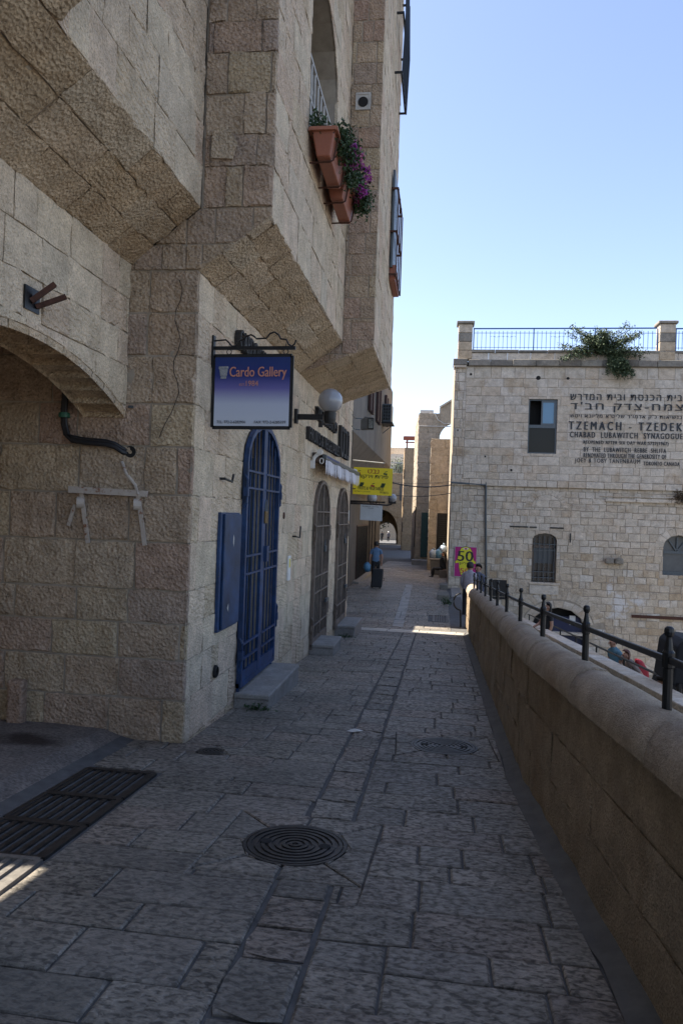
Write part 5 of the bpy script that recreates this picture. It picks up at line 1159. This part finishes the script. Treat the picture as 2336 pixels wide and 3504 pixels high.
o = leaves(160, lambda r: (.25 + r.gauss(0, .08), 22.5 + r.gauss(0, .1), gz(0, 22) + .05 + abs(r.gauss(0, .1))), .04, 3).build('weed', M_LEAF); tag(o, 'weed tuft on the street beside the drain grate', 'weed')

# ------------------------------------------------------------------ people
def person(label, loc, face, h, top, legs, hair=M_HAIR, lean=0., arms=((-.05, .0), (.05, .0)), stride=.12, skirt=False, sleeves=True, hairlen=0., head_turn=0., sit=False, bald=False):
    t = thing('person', label, 'person', loc); s = h / 1.75; Rz = Matrix.Rotation(face, 3, 'Z'); L = Vector(loc)
    def W(x, y, z):   # local: x right, y forward
        y2 = y + lean * max(0, z - .95); return L + Rz @ Vector((x * s, y2 * s, z * s))
    J = {}; V, E, RD = [], [], []
    def j(n, x, y, z, r, par=None):
        J[n] = len(V); V.append(W(x, y, z)); RD.append(r * s)
        if par is not None: E.append((J[par], J[n]))
    j('pel', 0, 0, .95, .150); j('wst', 0, 0, 1.10, .135, 'pel'); j('cst', 0, 0, 1.30, .155, 'wst'); j('nkb', 0, 0, 1.46, .075, 'cst'); j('nck', 0, .01, 1.53, .055, 'nkb'); j('hed', 0, .025, 1.62, .085, 'nck'); j('crn', 0, .02, 1.70, .075, 'hed')
    for sg, nm in ((-1, 'l'), (1, 'r')):
        a, b = arms[0 if sg < 0 else 1]
        j(nm + 'sh', sg * .18, 0, 1.42, .065, 'nkb'); j(nm + 'el', sg * .24, a * .5 - .03, 1.15, .045, nm + 'sh'); j(nm + 'wr', sg * (.24 - b), a + .02, .90 + abs(a) * .6, .032, nm + 'el'); j(nm + 'hn', sg * (.24 - b), a + .06, .82 + abs(a) * .75, .040, nm + 'wr')
        st = stride * sg
        if sit:
            j(nm + 'hp', sg * .1, .05, .90, .095, 'pel'); j(nm + 'kn', sg * .12, .45, .92, .065, nm + 'hp'); j(nm + 'an', sg * .12, .5, .52, .045, nm + 'kn'); j(nm + 'ft', sg * .13, .65, .48, .040, nm + 'an')
        else:
            j(nm + 'hp', sg * .09, 0, .88, .095, 'pel'); j(nm + 'kn', sg * .10, st * .5 + .03, .48, .065, nm + 'hp'); j(nm + 'an', sg * .10, st, .09, .045, nm + 'kn'); j(nm + 'ft', sg * .11, st + .15, .04, .038, nm + 'an')
    me = bpy.data.meshes.new('body'); me.from_pydata([tuple(v) for v in V], E, []); o = link(bpy.data.objects.new('body', me))
    sk = o.modifiers.new('s', 'SKIN'); sk.use_smooth_shade = True
    for i, r in enumerate(RD): me.skin_vertices[0].data[i].radius = (r * (1.25 if i in (0, 1, 2) else 1), r * (.8 if i in (0, 1, 2) else 1)) if True else (r, r)
    me.skin_vertices[0].data[0].use_root = True
    o.modifiers.new('d', 'SUBSURF').levels = 2
    dg = bpy.context.evaluated_depsgraph_get(); m2 = bpy.data.meshes.new_from_object(o.evaluated_get(dg)); bpy.data.objects.remove(o); bpy.data.meshes.remove(me)
    m2.name = 'body'
    m2.materials.clear()
    for q in (M_SKIN, top, legs, M_HAIR): m2.materials.append(q)
    def near(p):
        best, bi = 9, 0
        for k, (a, b) in enumerate(E):
            A, B = V[a], V[b]; d = B - A; tt = max(0, min(1, (p - A).dot(d) / d.length_squared)); dd = (p - A - d * tt).length - RD[a] * .5
            if dd < best: best, bi = dd, (k, tt)
        return bi
    names = {v: k for k, v in J.items()}
    for pl in m2.polygons:
        k, tt = near(pl.center); b = names[E[k][1]]; mi = 1
        if b in ('nck', 'hed', 'crn') and not (b == 'nck' and tt < .3): mi = 0
        elif b[1:] == 'hn' or (b[1:] == 'wr' and not sleeves) or (b[1:] == 'el' and not sleeves and tt > .55): mi = 0
        elif b[1:] in ('hp', 'kn', 'an') : mi = 2
        elif b[1:] == 'ft': mi = 3
        elif b == 'wst' and tt < .15: mi = 2
        pl.material_index = mi; pl.use_smooth = True
    bo = link(bpy.data.objects.new('body', m2)); adopt(bo, t)
    c = W(0, .0, 1.665); g = G().sphere(c, .108 * s, 16, 10, 1.12)
    fw = Rz @ Matrix.Rotation(head_turn, 3, 'Z') @ Vector((0, 1, 0))
    for v in g.v:
        d = (v - c)
        if d.dot(fw) > .015 * s and d.z < .05 * s: v -= fw * (d.dot(fw) + .03 * s)
        if d.z < -.06 * s and not hairlen: v.z = c.z - .06 * s
        if hairlen and d.z < -.03 * s and d.dot(fw) < .02: v.z -= hairlen * s
    g.build('hair', hair, t, smooth=True)
    f = G(); hc = W(0, .025, 1.62); rt = fw.cross(Vector((0, 0, 1)))
    f.tube([hc + fw * .085 * s + Vector((0, 0, .02 * s)), hc + fw * .112 * s + Vector((0, 0, -.02 * s))], [.008 * s, .014 * s], 6)
    for sg in (-1, 1): f.sphere(hc + rt * sg * .088 * s, .022 * s, 8, 6, 1.4)
    f.build('nose_and_ears', M_SKIN, t, smooth=True)
    e = G()
    for sg in (-1, 1): e.sphere(hc + fw * .083 * s + rt * sg * .033 * s + Vector((0, 0, .018 * s)), .010 * s, 6, 5)
    e.bar(hc + fw * .083 * s - rt * .02 * s - Vector((0, 0, .045 * s)), hc + fw * .083 * s + rt * .02 * s - Vector((0, 0, .045 * s)), .006, .008); e.build('eyes_and_mouth', M_HAIR, t)
    for sg, nm in ((-1, 'l'), (1, 'r')):            # fingers
        hn = V[J[nm + 'hn']]; d = (hn - V[J[nm + 'wr']]).normalized(); sd = d.orthogonal().normalized(); g = G()
        for q, ln in enumerate((.06, .07, .066, .05)): b0 = hn + sd * (q - 1.5) * .02 * s + d * .015 * s; g.tube([b0, b0 + d * ln * .6 * s, b0 + d * ln * s + sd.cross(d) * .015 * s], .0085 * s, 5)
        b0 = hn + sd * .036 * s; g.tube([b0, b0 + (d + sd * .7).normalized() * .05 * s], .010 * s, 5); g.build('fingers', M_SKIN, t, smooth=True)
    return t
mp = onY(1286, 1990, 27.6)
person('man in blue shirt walking away pulling a black suitcase', (-2.42, 28.2, gz(0, 28.2)), .05, 1.70, M_SHIRT, M_TROU, stride=.22, arms=((.02, .0), (-.10, .02)), sleeves=False, lean=.06)
t = thing('suitcase', 'large black upright wheeled suitcase pulled by the man in blue', 'suitcase', (-2.3, 27.4, gz(0, 27.4))); zs_ = gz(0, 27.4)
m_ = mat('suitcase_black', (.006, .006, .007), .6); G().prism([(-2.52, 27.3, zs_ + .04), (-2.10, 27.3, zs_ + .04), (-2.07, 27.42, zs_ + .72), (-2.47, 27.42, zs_ + .72)], (0, .26, .0)).build('case', m_, t, bevel=.04)
g = G(); g.tube([(-2.36, 27.6, zs_ + .7), (-2.33, 27.8, zs_ + .86), (-2.23, 27.8, zs_ + .86), (-2.24, 27.6, zs_ + .7)], .012, 5); g.build('pull_handle', M_IRON, t)
g = G(); g.tube([(-2.07, 27.4, zs_ + .28), (-2.03, 27.4, zs_ + .30), (-2.03, 27.4, zs_ + .38), (-2.07, 27.4, zs_ + .40)], .012, 5); g.build('side_handle', M_IRON, t)
for x in (-2.45, -2.17): G().lathe((x, 27.36, zs_ + .035), [(.035, -.02), (.035, .02)], 10, (1, 0, 0)).build('wheel', M_DARK, t)
g = G().sphere((-2.74, 28.1, zs_ + .72), .15, 12, 9, 1.3)
for v in g.v: v += Vector((noise.noise(v * 7), 0, noise.noise(v * 9))) * .06
tag(g.build('carrier_bag', M_PLASTIC_B, smooth=True), 'blue plastic bag carried at the left side of the walking man', 'bag')
lg = lambda x: round(lz(x) / .16) * .16
person('man in pale shirt seen from behind leaning at the parapet end', (.80, 20.6, -1.33), -.45, 1.70, M_SHIRTW, M_TROU, lean=.12, arms=((.12, .04), (.10, .04)), stride=.05)
person('man in dark checked shirt facing the camera beside the parapet end', (1.07, 20.9, -1.38), 2.6, 1.70, M_SHIRTC, M_TROU, arms=((.10, .04), (.10, .04)), stride=.04)
person('dark haired woman in a black sleeveless top on the lower stairs', (2.86, 20, -2.22), 1.9, 1.66, mat('black_top', (.008, .008, .009), .8), M_TROU, hairlen=.12, sleeves=False, arms=((.05, 0), (.28, .06)))
person('man in a teal shirt bending his head on the lower stairs', (4.27, 18.3, -2.86), 2.0, 1.74, M_TEAL, M_TROU, lean=.22, sleeves=False)
person('red haired woman in a striped top bending forward on the stairs', (4.70, 17.9, -3.0), 1.75, 1.66, M_STRIPE, mat('jeans', (.05, .06, .1), .8), hair=M_HAIRR, lean=.55, hairlen=.06, sleeves=False)
g = G(); g.prism([(4.55, 17.75, -1.52), (4.70, 17.75, -1.55), (4.84, 17.75, -1.78), (4.86, 17.75, -1.98), (4.74, 17.75, -2.02), (4.60, 17.75, -1.86)], (0, .26, 0)); tag(g.build('backpack', M_REDC, bevel=.05), 'bright red backpack on the red haired woman', 'backpack')
person('person in dark clothes sitting on the ledge by the litter bin', (.15, 34.9, gz(0, 35) - .48), 1.75, 1.70, mat('dark_coat', (.02, .02, .022), .8), M_TROU, sit=True)
bx_ = G().box(-.02, .33, 34.6, 35.3, gz(0, 35) - .05, gz(0, 35) + .36).build('stone_seat', M_SOOT, bevel=.02, rnd=.2); tag(bx_, 'low dark stone seat under the sitting person', 'seat')
zf = -2.75
for (x, lb, top, hr_) in ((-9.0, 'left dark silhouetted figure in the far archway', M_TROU, M_HAIR), (-8.2, 'middle dark silhouetted figure in the far archway', M_TROU, M_HAIR), (-7.3, 'figure with a white head covering in the far archway', simple('grey_robe', (.1, .09, .1), .8), M_WHITE)):
    person(lb, (x, 104, -2.35), .3, 1.68, top, M_TROU, hair=hr_)
bx('courtyard_floor', (-13, -4.5, 88.5, 113, -3, -2.36), M_PLAS); tag(bpy.data.objects['courtyard_floor'], kind='structure')
# dark parasol-like tarp at the right edge, beyond the lower wall
t = thing('black_tarp_stall', 'black covered stall at the right edge beyond the lower wall', 'stall', (4.0, 9.5, -2)); 
a = [onY(2316, 2214, 9.5), onY(2345, 2190, 9.5), onY(2420, 2200, 9.5), onY(2420, 2370, 9.5), onY(2335, 2362, 9.5), onY(2296, 2345, 9.5)]
G().prism([tuple(p) for p in a[::-1]], (0, .8, 0)).build('cover', mat('tarp_black', (.006, .006, .007), .8), t, bevel=.03)
b = onY(2330, 2400, 9.4); G().tube([(b.x, 9.5, -3.0), (b.x, 9.5, b.z + .2)], .035, 8).build('leg', M_IRON, t)
person('person with a dark sleeve partly hidden behind the nearest post', (onY(2275, 2310, 10.5).x, 10.5, -2.15), 2.2, 1.70, mat('navy_jacket', (.006, .007, .02), .8), mat('pale_trousers', (.28, .30, .42), .8), lean=.1)
